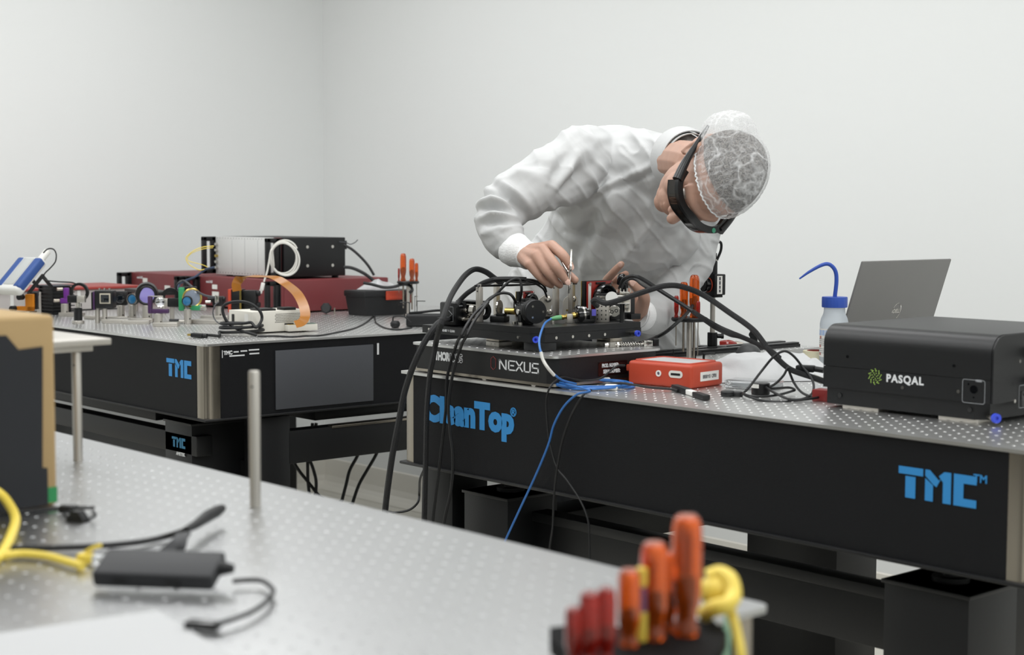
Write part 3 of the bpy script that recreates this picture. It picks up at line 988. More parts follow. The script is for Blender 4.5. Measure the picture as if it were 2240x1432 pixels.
TG = 'drivers in the holder by the orange box'
h = (-2.399,2.658,0.9)
TOPZ = .1035
tool_holder('black disc tool holder on a steel post behind the orange-red box', (h[0], h[1], ZT), TOPZ)
hz = ZT + TOPZ + .0002
p = Vector(h)
rt = Vector((.661, .75, 0))
fw = Vector((-.748, .66, 0))


def at_holder(c, right, away, z):
    q = Vector(c) + rt * right + fw * away
    return (q.x, q.y, z)


screwdriver('tallest orange screwdriver in the holder behind the orange-red box', at_holder(h, .010, -.004, hz), .098, .0118, .105, .003, ORANGE, TG)
screwdriver('second tallest orange screwdriver in the holder behind the orange-red box', at_holder(h, -.013, .006, hz), .081, .0100, .08, .0028, ORANGE, TG)
screwdriver('small slim red screwdriver at the left of the holder behind the box', at_holder(h, -.031, -.002, hz), .050, .0056, .065, .0013, REDT, TG)
screwdriver('small red screwdriver standing before the tallest one in the holder', at_holder(h, .0165, -.026, hz), .039, .0046, .085, .0011, REDT, TG)
HG = 'hex keys in the holder by the orange box'
hex_key('thick black hex key at the right of the holder behind the box', at_holder(h, .033, -.004, hz - .09), .09, .026, .0028, 45, HG)
hex_key('thin black hex key at the left rim of the holder, ending lowest', at_holder(h, -.036, .004, hz - .08), .08, .014, .0011, 232, HG)
hex_key('long thin black hex key right of the holder post', at_holder(h, .016, .012, hz - .085), .085, .016, .0015, 80, HG)

# far tool holder on the left-hand table
h = (-4.095,3.15,0.9)
tool_holder('black disc tool holder on a steel post beside the black toolbox', (h[0], h[1], ZT), .115, .037)
hz = ZT + .1152
TG = 'drivers in the holder by the toolbox'
screwdriver('tallest orange screwdriver in the holder beside the black toolbox', at_holder(h, -.016, -.004, hz), .092, .0105, .09, .003, ORANGE, TG)
screwdriver('middle orange screwdriver in the holder beside the black toolbox', at_holder(h, .013, -.004, hz), .075, .0096, .095, .003, ORANGE, TG)
screwdriver('short orange screwdriver at the right of the holder by the toolbox', at_holder(h, .028, .004, hz), .060, .0062, .085, .0014, ORANGE, TG)
screwdriver('tiny red screwdriver at the left rim of the holder by the toolbox', at_holder(h, -.037 + .006, .004, hz), .042, .0036, .04, .001, REDT, TG)
HG = 'hex keys in the holder by the toolbox'
hex_key('thick black hex key left of the post in the far holder', at_holder(h, -.010, -.028, hz - .085), .085, .024, .0024, 200, HG)
hex_key('black hex key right of the post in the far holder', at_holder(h, .006, -.030, hz - .075), .075, .03, .002, 225, HG)
hex_key('thin black hex key reaching furthest right in the far holder', at_holder(h, .030, -.008, hz - .07), .07, .028, .0014, 42, HG)
hex_key('thinnest black hex key between the far holder drivers', at_holder(h, .021, .016, hz - .055), .055, .012, .001, 90, HG)

# foreground tool rack on the edge of the near table
RZ = .93
RACKB = mk('black_rack_plastic', '0b0b0c', .8, spec=.15)
ro = Vector((-0.773,0.807,0.93))
t = thing('tool_rack', 'black tool rack full of screwdrivers clamped to the right edge of the foreground table', 'tool holder', tuple(ro))
pl = [(-0.821,0.762,0.93), (-0.842,0.781,0.93), (-0.837,0.798,0.93), (-0.797,0.832,0.93), (-0.78,0.893,0.93), (-0.746,0.872,0.93), (-0.707,0.812,0.93), (-0.712,0.709,0.93), (-0.737,0.695,0.93), (-0.792,0.748,0.93)]
part('bar', B().prism([(p[0] - ro.x, p[1] - ro.y) for p in pl][::-1], -.012, 0), RACKB, t)
a, c = Vector((-0.74,0.773,0.93)) - ro, Vector((-0.733,0.834,0.93)) - ro
m_ = (a + c) / 2
part('bracket', B(rotz(math.degrees(math.atan2(c.y - a.y, c.x - a.x)), (m_.x, m_.y, 0))).bx(-.03, .03, -.02, .02, -.11, -.0122, .003), BLACKA, t)
TG = 'screwdrivers in the foreground rack'


def rack_driver(label, p, H, r, mat):
    return screwdriver(label, (p[0], p[1], p[2] + .0002), H, r, .09, r * .28, mat, TG)


rack_driver('shortest dark red driver at the left of the foreground rack', (-0.761,0.729,0.93), .040, .0068, REDT)
rack_driver('middle dark red driver of the three small ones in the foreground rack', (-0.754,0.737,0.93), .051, .0078, REDT)
rack_driver('tallest dark red driver of the three small ones in the foreground rack', (-0.748,0.747,0.93), .0535, .0070, REDT)
rack_driver('short orange driver beside the small red ones in the foreground rack', (-0.768,0.79,0.93), .0567, .0085, ORANGE)
rack_driver('second tallest orange driver in the foreground rack', (-0.769,0.817,0.93), .0726, .0105, ORANGE)
rack_driver('orange driver half hidden between the two tallest in the foreground rack', (-0.779,0.842,0.93), .060, .0085, ORANGE)
rack_driver('tallest orange driver in the foreground rack', (-0.761,0.843,0.93), .0905, .0115, ORANGE)
q = (-0.77,0.805,0.93)
t = thing('screwdriver', 'slim yellow driver with a violet band in the foreground rack', 'screwdriver', (q[0], q[1], q[2] + .0002), 0, TG)
part('handle', B().cyl((0, 0, 0), (0, 0, .022), .0042, n=16, bev=.001).cyl((0, 0, .0405), (0, 0, .0545), .0042, n=16, bev=.001), YELLOW, t, 'yellow handle ends')
part('grip', B().cyl((0, 0, .022), (0, 0, .0405), .0036, n=16), mk('violet_grip', '7a5678', .5), t, 'violet grip band')
part('shaft', B().cyl((0, 0, -.05), (0, 0, .002), .0015, n=8), STEELD, t)
# yellow wrist strap hung behind the rack
pts = [Vector((-0.787,0.896,0.96)), Vector((-0.781,0.903,0.963)), Vector((-0.769,0.901,0.961)), Vector((-0.76,0.895,0.952)), Vector((-0.756,0.883,0.947)), Vector((-0.763,0.876,0.944)), Vector((-0.774,0.878,0.937))]
b = B().tube(pts, .0065, 10).tube([Vector((-0.794,0.902,0.953)), Vector((-0.781,0.902,0.952)), Vector((-0.77,0.899,0.95)), Vector((-0.76,0.893,0.938)), Vector((-0.75,0.888,0.924)), Vector((-0.741,0.882,0.908)), Vector((-0.74,0.88,0.882))], .0042, 8)
b.ell((-0.781,0.902,0.95), (.016, .016, .013))
single('wrist_strap', b, YELLOW, 'yellow strap looped behind the foreground screwdriver rack', 'strap')
single('green_wire', B().tube([(-0.807,0.945,0.924), (-0.8,0.936,0.912), (-0.794,0.926,0.893), (-0.788,0.916,0.871)], .0035, 8), mk('green_wire_jacket', '7fa38a', .5), 'pale green wire hanging behind the yellow strap', 'wire')

# ---------------------------------------------------------------- right-hand table, continued
# machine-vision camera on a post
p = (-2.573,2.936,0.9)
t = thing('post_camera', 'black cube camera with a white label, on a post behind the screwdrivers', 'camera', (p[0], p[1], ZT))
part('base_plate', B(rotz(40)).box((0, 0, .006), (.07, .035, .012), .001), BLACKA, t)
pb = part('post_holder', B().cyl((0, 0, .012), (0, 0, .045), .0125, n=28, bev=.001), BLACKA, t)
part('thumb_screw', B().cyl((.008, .009, .036), (.016, .018, .036), .0055, n=16).ring((.0165, .0185, .036), (.66, .75, 0), .0068, .003, .006), BLACKA, pb)
part('post', B().cyl((0, 0, .045), (0, 0, .155), .0064, n=20), POST, t)
cm = rotz(-12, (.003, .003, 0))
part('body', B(cm).box((0, 0, .165), (.045, .034, .052), .0025).box((.0, 0, .136), (.03, .028, .006), .001), BLACKA, t)
part('lens_mount', B(cm).cyl((-.004, -.017, .164), (-.004, -.032, .164), .0175, n=32).cyl((-.004, -.032, .164), (-.004, -.034, .164), .0155, n=32), BLACKG, t)
part('seal_ring', B(cm).ring((-.004, -.0185, .164), (0, 1, 0), .0186, .0174, .0022), REDBOX, t, 'thin red ring')
st = part('label_sticker', B(cm).bx(.0228, .0234, -.010, .006, .142, .187), LABEL, t, 'white sticker with vertical print')
for k, (za, zb_) in enumerate(((.146, .153), (.155, .163), (.165, .174), (.176, .184))):
    part('text_line', B(cm).bx(.0233, .0236, -.004, .0005, za, zb_), GREYP, st)
part('connector', B().cyl((0, 0, .191), (0, 0, .223), .0105, n=20).cyl((-.007, 0, .223), (-.007, 0, .243), .0034, n=12).cyl((.006, 0, .223), (.006, 0, .243), .0042, n=12), BLACKR, t)
part('collar', B().ring((-.007, 0, .226), (0, 0, 1), .0042, .003, .003).ring((.006, 0, .226), (0, 0, 1), .005, .003, .003), CHROME, t, 'bright collars')
w = Vector((.66, .75, 0)) * .001
part('cable', B().tube([(0, 0, .243), (.0005, .0005, .258), (.006, .007, .270), (.012, .014, .268), (.012, .014, .25), (.006, .006, .225)], .0034, 8), BLACKR, t)

# rails, pliers and small hardware at the back
single('optical_rail', B().bx(-2.575, -2.505, 2.62, 3.2, ZT, ZT + .007).bx(-2.572, -2.552, 2.62, 3.2, ZT + .007, ZT + .0115, .001).bx(-2.528, -2.508, 2.62, 3.2, ZT + .007, ZT + .0115, .001),
       BLACKA, 'long black slotted rail lying along the left rear of the table', 'rail')
t = thing('pliers', 'small red-handled pliers lying near the rear left table corner', 'pliers', (-2.635,3.072,0.9), 45)
part('handle', B().tube([(-.025, -.010, .006), (0, -.012, .007), (.018, -.004, .006)], [.006, .0065, .004], 8), REDT, t, 'red handle')
part('handle', B().tube([(-.022, .012, .006), (0, .013, .008), (.018, .003, .006)], [.006, .0065, .004], 8), REDT, t, 'red handle')
part('jaw', B().tube([(.016, 0, .006), (.03, 0, .005), (.044, 0, .004)], [.007, .005, .0015], 8), STEELD, t)
t = thing('clamp_stand', 'small upright black clamp with a ribbed knob near the rear table edge', 'clamp', (-2.631,3.166,0.9), 35)
part('block', B().box((0, 0, .018), (.02, .016, .036), .002), BLACKA, t)
part('knob', B().cyl((-.004, -.008, .026), (-.004, -.018, .026), .0075, n=18).ring((-.004, -.0185, .026), (0, 1, 0), .0078, .0035, .003), BLACKR, t)
p = (-2.401,2.87,0.9)
single('dome_cover', B().lathe([(0, 0), (.031, 0), (.030, .010), (.026, .019), (.019, .026), (.010, .030), (0, .031)], (p[0], p[1], ZT), (0, 0, 1), 32), mk('dark_grey_plastic', '4a4b4c', .5, bump=.05), 'dark grey dome-shaped cover behind the white wipes', 'cover')
single('film_sheet', B().bx(-2.64, -2.59, 2.95, 3.2, ZT, ZT + .0016), mk('film', 'c9cdcb', .3), 'thin pale sheet lying beside the rail at the rear edge', 'sheet')

# crumpled pile of white wipes
def pile(fx0, fx1, fy0, fy1, H, seed, nx=64, ny=48):
    b = B()
    hs = {}
    for i in range(nx + 1):
        for j in range(ny + 1):
            u, v = i / nx, j / ny
            e = min(u, 1 - u) * 2
            f = min(v, 1 - v) * 2
            env = min(1, e * 2.2) ** .6 * min(1, f * 2.2) ** .6
            x = fx0 + (fx1 - fx0) * u
            y = fy0 + (fy1 - fy0) * v
            q = Vector((x * 9 + seed, y * 9, seed))
            rid = 1 - abs(noise.noise(q)) * 2
            q2 = Vector((x * 22 + seed, y * 17 - seed, 3))
            rid2 = 1 - abs(noise.noise(q2)) * 2
            h = H * env * (.5 + .34 * rid + .16 * rid2 + .25 * noise.noise(q * .6)) + .0012
            wx = x + .014 * noise.noise(Vector((x * 20, y * 20, 9))) * (1 if 0 < i < nx else 1.4)
            wy = y + .014 * noise.noise(Vector((x * 20, y * 20, 19)))
            hs[i, j] = len(b.v)
            b.v.append((wx, wy, max(h, .001)))
    for i in range(nx):
        for j in range(ny):
            b.f.append((hs[i, j], hs[i + 1, j], hs[i + 1, j + 1], hs[i, j + 1]))
    return b


b = pile(-.155, .155, -.085, .085, .052, 3.0)
b.m = None
o = single('cleaning_wipes', b, CLOTH, 'crumpled heap of white wipes between the orange-red box and the big black unit', 'wipes', None, (-2.062,2.534,0.9), 60)
o.data.materials[0] = CLOTH
sm = o.modifiers.new('smooth', 'SUBSURF')
sm.levels = sm.render_levels = 1

t = thing('clear_case', 'flat clear plastic case lying in front of the white wipes', 'case', (-1.966,2.369,0.9), 22)
part('tray', B().bx(-.05, .05, -.03, .03, .0004, .0104, .001), GLASS, t)
part('lid', B().bx(-.051, .051, -.031, .031, .0106, .0146, .001), GLASS, t)
part('insert', B().bx(-.046, .046, -.026, .026, .003, .0045), mk('grey_insert', 'b9bcbd', .5), t)
single('rubber_cap', B().lathe([(0, 0), (.012, 0), (.0135, .002), (.0135, .008), (.012, .0098), (0, .0098)], (0, 0, 0), (0, 0, 1), 28).lathe([(0, 0), (.0105, 0), (.0115, .002), (.0115, .007), (.0105, .0085), (0, .0085)], (.012, .012, 0), (0, 0, 1), 28),
       BLACKR, 'small black rubber cap alone on the table, right of the pen-shaped tool', 'cap', None, (-1.903,2.217,0.9), 0)
t = thing('sensor_puck', 'short black cylinder with a white sticker inside the cable loops', 'sensor', (-1.883,2.288,0.9), 0)
part('body', B().cyl((0, 0, 0), (0, 0, .022), .0175, n=32, bev=.0012), BLACKA, t)
sv, sf = [], []
for k in range(9):
    a = math.radians(226 + 9 * k)
    sv += [(.0178 * math.cos(a), .0178 * math.sin(a), .013), (.0178 * math.cos(a), .0178 * math.sin(a), .0205)]
part('label_sticker', B().add(sv, [(2 * k, 2 * k + 2, 2 * k + 3, 2 * k + 1) for k in range(8)]), LABEL, t, 'white sticker')
t = thing('small_red_box', 'small dark red box half hidden at the left of the big black unit', 'box', (-1.735, 2.3, ZT), 12)
part('case', B().box((0, 0, .0105), (.05, .03, .021), .001), mk('dark_red_plastic', '7c1f1d', .4), t)
part('stripe', B().bx(-.0255, -.0252, -.012, .01, .004, .0075), GOLD, t, 'yellow stripe')
t = thing('cable_connector', 'black connector with a white tag lying beside the big black unit', 'connector', (-1.84,2.368,0.947), 25)
part('shell', B().box((0, 0, 0), (.036, .018, .013), .003).cyl((.018, 0, 0), (.034, 0, -.002), .0055, n=12), BLACKR, t)
part('tag', B(Matrix.Rotation(math.radians(20), 4, 'Y')).box((.03, -.008, -.008), (.02, .004, .014), .0005), LABEL, t, 'white tag')

# pen-shaped cable tool by the orange box
a, c = Vector((-2.034,2.213,0.9)), Vector((-1.881,2.133,0.9))
t = thing('cable_adapter', 'flat black pen-shaped adapter with a pale middle, in front of the orange-red box', 'adapter', tuple((a + c) / 2), math.degrees(math.atan2((c - a).y, (c - a).x)))
hl = (c - a).length / 2
part('body', B().box((-hl * .55, 0, .006), (hl * .9, .015, .0115), .002).cyl((-hl - .012, 0, .006), (-hl * .98, 0, .006), .0032, n=12), BLACKR, t)
part('shell', B().box((hl * .12, 0, .0055), (hl * .5, .012, .009), .001), LABEL, t, 'pale middle section')
part('plug', B().box((hl * .66, 0, .0055), (hl * .68, .0145, .010), .002), BLACKR, t)
single('paper_slip', B().bx(-.06, .06, -.007, .007, 0, .0007), PAPER, 'narrow white paper slip sticking out under the orange-red box', 'paper', None, (-2.082,2.218,0.9), 18)

# tape roll and wash bottle
p = (-2.119,2.765,0.9)
t = thing('tape_roll', 'cream roll of tape standing flat behind the wipes, next to the wash bottle', 'tape', (p[0], p[1], ZT))
part('roll', B().ring((0, 0, .02), (0, 0, 1), .03, .021, .04, 36), mk('cream_tape', 'd6d0b4', .6), t)
part('core', B().ring((0, 0, .0205), (0, 0, 1), .0209, .019, .041, 36), mk('red_core', '8a3a33', .6), t, 'red core')
p = (-2.064,2.753,0.9)
t = thing('wash_bottle', 'translucent wash bottle with a blue cap and bent blue spout beside the laptop', 'bottle', (p[0], p[1], ZT))
HDPE = mk('translucent_plastic', 'dfe6ec', .35, trans=.55, ior=1.2, var=.01)
part('bottle', B().lathe([(0, 0), (.024, 0), (.028, .003), (.029, .008), (.029, .098), (.027, .108), (.0225, .118), (.0215, .124), (.0215, .138), (0, .138)], (0, 0, 0), (0, 0, 1), 36), HDPE, t)
part('liquid', B().lathe([(0, .004), (.026, .004), (.0272, .01), (.0272, .06), (0, .06)], (0, 0, 0), (0, 0, 1), 32), mk('clear_liquid', 'e8eef4', .1, trans=.9, ior=1.1), t)
part('cap', fluted(B(), [(0, .131, 0), (.0255, .131, .6), (.0262, .133, 1), (.0262, .150, 1), (.0255, .1525, .6), (0, .1525, 0)], 72, 24, .03), BLUEP, t, 'ribbed blue cap')
sd = Vector((-.661, -.75, 0))
part('spout', B().tube([(0, 0, .15), sd * -.003 + Vector((0, 0, .185)), sd * .0 + Vector((0, 0, .206)), sd * .012 + Vector((0, 0, .2185)), sd * .027 + Vector((0, 0, .2175)), sd * .052 + Vector((0, 0, .204)), sd * .073 + Vector((0, 0, .189))], [.0042, .0042, .0042, .004, .0038, .003, .0016], 12), BLUEP, t, 'bent blue spout')
lv, lf = [], []
for k in range(15):
    a = math.radians(215 + 9 * k)
    lv += [(.0293 * math.cos(a), .0293 * math.sin(a), .03), (.0293 * math.cos(a), .0293 * math.sin(a), .088)]
lb = part('label', B().add(lv, [(2 * k, 2 * k + 2, 2 * k + 3, 2 * k + 1) for k in range(14)]), LABEL, t, 'printed white label')


def wrap(a0, a1, z0, z1, R=.0296, n=6):
    vs = []
    for k in range(n + 1):
        a = math.radians(a0 + (a1 - a0) * k / n)
        vs += [(R * math.cos(a), R * math.sin(a), z0), (R * math.cos(a), R * math.sin(a), z1)]
    return B().add(vs, [(2 * k, 2 * k + 2, 2 * k + 3, 2 * k + 1) for k in range(n)])


part('label_band', wrap(222, 330, .074, .085), mk('pale_blue_print', 'a9bfe0', .6), lb, 'pale blue band')
for z0 in (.066, .062, .058, .054, .046, .042, .038):
    part('text_line', wrap(222, 268, z0, z0 + .0011), GREYL, lb)
for z0, a in ((.07, 243), (.052, 240), (.036, 240)):
    c = Vector((.0298 * math.cos(math.radians(a)), .0298 * math.sin(math.radians(a)), z0))
    part('warning_mark', B().ring(c, (c.x, c.y, 0), .0026, .0016, .0004, 12), REDBOX, lb, 'small red mark')

t.scale = (1.06, 1.06, 1.06)

# laptop, seen from behind its lid
t = thing('laptop', 'grey laptop seen from behind its open lid, beyond the big black unit', 'laptop', (-2.125, 3.0, ZT))
GRL = mk('laptop_grey', '7e7d7b', .42, metal=.35, bump=.03, bs=900, var=.03)
LW = .345
part('base', B().bx(-.225, .004, -LW / 2, LW / 2, .003, .016, .003), GRL, t)
part('keyboard', B().bx(-.13, -.02, -LW / 2 + .02, LW / 2 - .02, .0161, .0172), BLACKA, t)
ln = math.radians(18)
m = Matrix.Translation((.004, 0, .014)) @ Matrix.Rotation(ln, 4, 'Y')
lid = part('lid', B(m).bx(-.003, .003, -LW / 2, LW / 2, 0, .235, .0025), GRL, t)
part('screen', B(m).bx(-.0036, -.0031, -LW / 2 + .008, LW / 2 - .008, .01, .228), BLACKG, t)
lgb = B()
arc = [(.0155 * math.cos(math.radians(a)), .0155 * math.sin(math.radians(a)) * 1.25, 0) for a in range(-62, 200, 12)]
lgb.tube(arc, .0006, 4, 1, smooth=False)
tb = text_b('DELL', .0135, .0002, .0005, .85)
lgb.add(tb.v, tb.f)
lgb = on_side(lgb, 0, .01, 0)
lgb.v = [tuple(m @ (Vector(v) + Vector((.0033, 0, .112)))) for v in lgb.v]
part('emblem', lgb, CHROME, lid, 'round silver emblem')
part('hinge', B().cyl((.006, -.12, .014), (.006, .12, .014), .0045, n=12), BLACKA, t)

# big black controller unit
PX0, PX1, PY0, PY1 = -1.695, -1.362, 2.232, 2.6
t = thing('control_unit', 'large black unit with the PASQAL name on its front at the right', 'control unit', ((PX0 + PX1) / 2, (PY0 + PY1) / 2, ZT))
w2, d2 = (PX1 - PX0) / 2, (PY1 - PY0) / 2
zb, zt, R_ = .017, .146, .033
UNIT = mk('black_powder_coat', '0f1012', .4, bump=.06, bs=700, var=.06)


def arch(inset, y0, y1, z0, z1, r, n=8):
    p = [(y0 + inset, z0)]
    for k in range(n + 1):
        a = math.pi - math.pi / 2 * k / n
        p.append((y0 + r + (r - inset) * math.cos(a), z1 - r + (r - inset) * math.sin(a)))
    for k in range(n + 1):
        a = math.pi / 2 - math.pi / 2 * k / n
        p.append((y1 - r + (r - inset) * math.cos(a), z1 - r + (r - inset) * math.sin(a)))
    p.append((y1 - inset, z0))
    return p


mx = Matrix(((0, 0, 1, 0), (1, 0, 0, 0), (0, 1, 0, 0), (0, 0, 0, 1)))
zs = .073
part('cover', B(mx).prism(arch(0, -d2, d2, zs, zt, R_), -w2, w2), UNIT, t, 'black cover with rounded front and rear edges')
bs = part('body', B().bx(-w2, w2, -d2, d2, zb + .018, zs - .0008).bx(-w2 + .003, w2 - .003, -d2 + .003, d2 - .003, zs - .003, zs + .003), UNIT, t)
part('plinth', B().prism([(-w2 + .006, -d2 + .004), (w2 - .03, -d2 + .004), (w2 - .012, -d2 + .02), (w2 - .012, d2 - .004), (-w2 + .006, d2 - .004)], .006, zb + .0182), UNIT, t)
ep = part('end_panel', B(mx).prism(arch(.001, -d2, d2, zb + .018, zt, R_), w2, w2 + .004), UNIT, t, 'black connector panel on its right end')
for x, y in ((-.09, -d2 + .03), (.105, -d2 + .03), (-.09, d2 - .03), (.105, d2 - .03)):
    part('foot', B().box((x, y, .003), (.075, .05, .006), .0005), POST, t, 'bare metal foot plate')
for x, z in ((-.115, .092), (.098, .092)):
    part('screw', B().cyl((x, -d2, z), (x, -d2 - .001, z), .0026, n=10), BLACKG, t)
for x, z in ((.0, .0335 + .014), (.108, .05)):
    part('screw', B().cyl((x, -d2, z), (x, -d2 - .0018, z), .003, n=14), CHROME, t)
for x in (-.132, .128):
    part('screw', B().cyl((x, -d2 + .0045, .022), (x, -d2 + .002, .022), .0042, n=14), BLACKG, t)
# ring emblem of small green dashes and the name
em = B()
for ring_r, n, dot in ((.0032, 4, .0009), (.0064, 8, .0009), (.0098, 8, .001)):
    for k in range(n):
        a = 2 * math.pi * k / n + ring_r * 60
        em.cyl((ring_r * math.cos(a), ring_r * math.sin(a), 0), (ring_r * math.cos(a), ring_r * math.sin(a), .0004), dot, n=8)
for k in range(10):
    a = 2 * math.pi * k / 10
    q0 = Vector((.0102 * math.cos(a), .0102 * math.sin(a), 0))
    dd = Vector((math.cos(a + 1.0), math.sin(a + 1.0), 0)) * .0048
    nn = Vector((-dd.y, dd.x, 0)).normalized() * .0005
    em.prism([(v.x, v.y) for v in (q0 - nn, q0 + dd - nn, q0 + dd + nn, q0 + nn)], 0, .0004)
    em.cyl(q0 + dd, q0 + dd + Vector((0, 0, .0004)), .0009, n=8)
part('emblem', on_front(em, -.0565, -d2 - .0005, .0615), mk('green_print', 'a6c860', .5), bs, 'ring of small green dashes')
part('lettering', on_front(text_b('PASQAL', .0185, .0003, .0006, 1.0, space=1.16), .0035, -d2 - .0005, .0605), WHITEL, bs)
part('printed_outline', on_front(outline(.115, .157, .033, .072, .004, .0008), 0, -d2 - .0003, 0), GREYL, bs)
part('lettering', on_front(text_b('FIBER', .0048, .0002, .0002), .145, -d2 - .0003, .0705), GREYL, bs)
part('cable_hole', B().cyl((.136, -d2 + .001, .056), (.136, -d2 - .0008, .056), .0068, n=18).cyl((.126, -d2, .064), (.126, -d2 - .0006, .064), .0018, n=8).cyl((.136, -d2, .043), (.136, -d2 - .0006, .043), .0016, n=8), BLACKG, bs)
ex = w2 + .004
for (a, b_, c, d_) in ((-.083, .02, .094, .132), (-.083, .02, .058, .087), (-.105, -.045, .022, .06)):
    part('printed_outline', on_side(outline(a, b_, c, d_, .004, .0008), ex + .0002, 0, 0), GREYL, ep)
for (a, b_, c, d_) in ((-.072, -.045, .1, .124), (-.04, .01, .104, .124), (-.074, -.05, .07, .083), (-.046, -.02, .07, .083)):
    part('socket', B().bx(ex, ex + .002, a, b_, c, d_, .0006), BLACKG, ep)
for yy in (-.092, -.066):
    part('slot', B().bx(ex, ex + .0012, yy - .006, yy + .006, .024, .05, .0005), BLACKG, ep)
for yy, zz in ((-.105, .1), (-.09, .09), (-.02, .09), (-.118, .035)):
    part('screw', B().cyl((ex, yy, zz), (ex + .0015, yy, zz), .003, n=12), CHROME, ep)
lv = []
for q, zz in ((-.08, .118), (-.08, .109), (-.075, .068), (-.08, .064)):
    part('cable', B().tube([(ex + .002, q, zz), (ex + .03, q + .02, zz - .003), (ex + .075, q + .09, zz - .02), (ex + .09, q + .19, zz * .55), (ex + .085, q + .28, .012), (ex + .05, q + .38, .0045), (ex - .02, q + .46, .0045)], .0042, 8), BLACKR, ep)
f = part('air_fitting', B().cyl((w2 - .012, -d2 + .014, .013), (w2 + .004, -d2 + .004, .013), .0038, n=12).cyl((w2 + .004, -d2 + .004, .013), (w2 + .009, -d2 + .001, .013), .0072, n=18), CHROME, t, 'push-in air fitting')
part('release_ring', B().ring((w2 + .012, -d2 - .001, .013), (.86, -.5, 0), .0078, .003, .006, 20).cyl((w2 + .009, -d2 + .001, .013), (w2 + .0125, -d2 - .0012, .013), .003, n=10), BLUER, f, 'blue release ring')

# ---------------------------------------------------------------- cables about the right-hand table
def braid_mat():
    m = mk('braided_sleeve', '1b1c1e', .5)
    nt = m.node_tree
    b = nt.nodes['Principled BSDF']
    tc = nt.nodes.new('ShaderNodeTexCoord')
    ck = nt.nodes.new('ShaderNodeTexVoronoi')
    ck.inputs['Scale'].default_value = 850
    nt.links.new(tc.outputs['Object'], ck.inputs['Vector'])
    bp = nt.nodes.new('ShaderNodeBump')
    bp.inputs['Strength'].default_value = .9
    bp.inputs['Distance'].default_value = .003
    nt.links.new(ck.outputs['Distance'], bp.inputs['Height'])
    nt.links.new(bp.outputs['Normal'], b.inputs['Normal'])
    return m


BRAID = braid_mat()


def cable(label, pts, r, mat=None, group=None, name='cable', n=8, sub=6, **k):
    return single(name, B().tube(pts, r, n, sub, **k), mat or BLACKR, label, 'cable', group)


FG = 'cables hanging down the front of the table'
cable('thick braided black cable rising over the cube camera and hanging straight down', [(-2.547,2.219,1.086),(-2.56,2.206,1.099),(-2.574,2.192,1.113),(-2.581,2.169,1.119),(-2.57,2.134,1.109),(-2.535,2.081,1.088),(-2.481,2.018,1.067),(-2.432,1.966,1.045),(-2.413,1.938,1.016)] + [(-2.519,2.012,0.978),(-2.531,2.012,0.936),(-2.542,2.012,0.9),(-2.552,2.012,0.824),(-2.556,2.012,0.722),(-2.561,2.012,0.592),(-2.565,2.012,0.471)], .0062, BRAID, FG)
cable('thick braided black cable slanting out past the left table corner', [(-2.621,2.156,1.007),(-2.603,2.117,1.012),(-2.508,2.012,1.015),(-2.471,1.962,1.002),(-2.464,1.937,0.98),(-2.465,1.918,0.95),(-2.479,1.913,0.918),(-2.501,1.913,0.873),(-2.521,1.915,0.816),(-2.541,1.915,0.752),(-2.56,1.917,0.683),(-2.577,1.921,0.621),(-2.592,1.924,0.538)], .0066, BRAID, FG)
cable('left one of the two thin black cables crossing the white lettering', [(-2.433,2.072,1.054),(-2.415,2.03,1.038),(-2.393,1.991,1.019),(-2.386,1.967,0.995)] + [(-2.458,2.015,0.971),(-2.487,2.015,0.904),(-2.491,2.015,0.843),(-2.508,2.015,0.743),(-2.523,2.015,0.662),(-2.535,2.015,0.596),(-2.543,2.015,0.503)], .0032, None, FG)
cable('right one of the two thin black cables crossing the white lettering', [(-2.429,2.076,1.058),(-2.409,2.037,1.038),(-2.387,1.999,1.019),(-2.378,1.975,0.995)] + [(-2.439,2.012,0.969),(-2.467,2.012,0.906),(-2.48,2.012,0.844),(-2.474,2.012,0.789),(-2.465,2.012,0.739),(-2.471,2.012,0.671),(-2.495,2.012,0.596),(-2.509,2.012,0.51)], .0032, None, FG)
cable('black loop cable arching highest above the frame rods', [(-2.437,2.067,1.051),(-2.436,2.101,1.071),(-2.426,2.113,1.087),(-2.418,2.124,1.099),(-2.408,2.135,1.105),(-2.403,2.141,1.1),(-2.4,2.142,1.082),(-2.416,2.152,1.06),(-2.417,2.15,1.048)], .003)
cable('low black loop cable running through the frame to the small module', [(-2.441,2.061,1.043),(-2.448,2.085,1.056),(-2.44,2.095,1.067),(-2.428,2.11,1.075),(-2.417,2.122,1.074),(-2.411,2.128,1.067),(-2.422,2.145,1.056),(-2.419,2.148,1.048)], .003)
cable('braided harness lying along the top of the guard frame', [(-2.512,2.057,1.047),(-2.546,2.095,1.054),(-2.536,2.108,1.07),(-2.524,2.123,1.083),(-2.514,2.136,1.093),(-2.5,2.152,1.1)], .0052, BRAID)
cable('black shrink sleeve continuing the harness over the frame', [(-2.501,2.151,1.1),(-2.487,2.167,1.101),(-2.469,2.187,1.101),(-2.454,2.204,1.1)], .0052)
cable('thin black wire leaving the shrink sleeve toward the right hand', [(-2.455,2.203,1.1),(-2.444,2.216,1.098),(-2.434,2.226,1.092),(-2.435,2.239,1.084),(-2.44,2.248,1.073)], .0026)
cable('second thin black wire leaving the shrink sleeve, lower one', [(-2.442,2.188,1.1),(-2.43,2.201,1.095),(-2.42,2.211,1.087),(-2.414,2.218,1.079),(-2.424,2.235,1.064)], .0022)
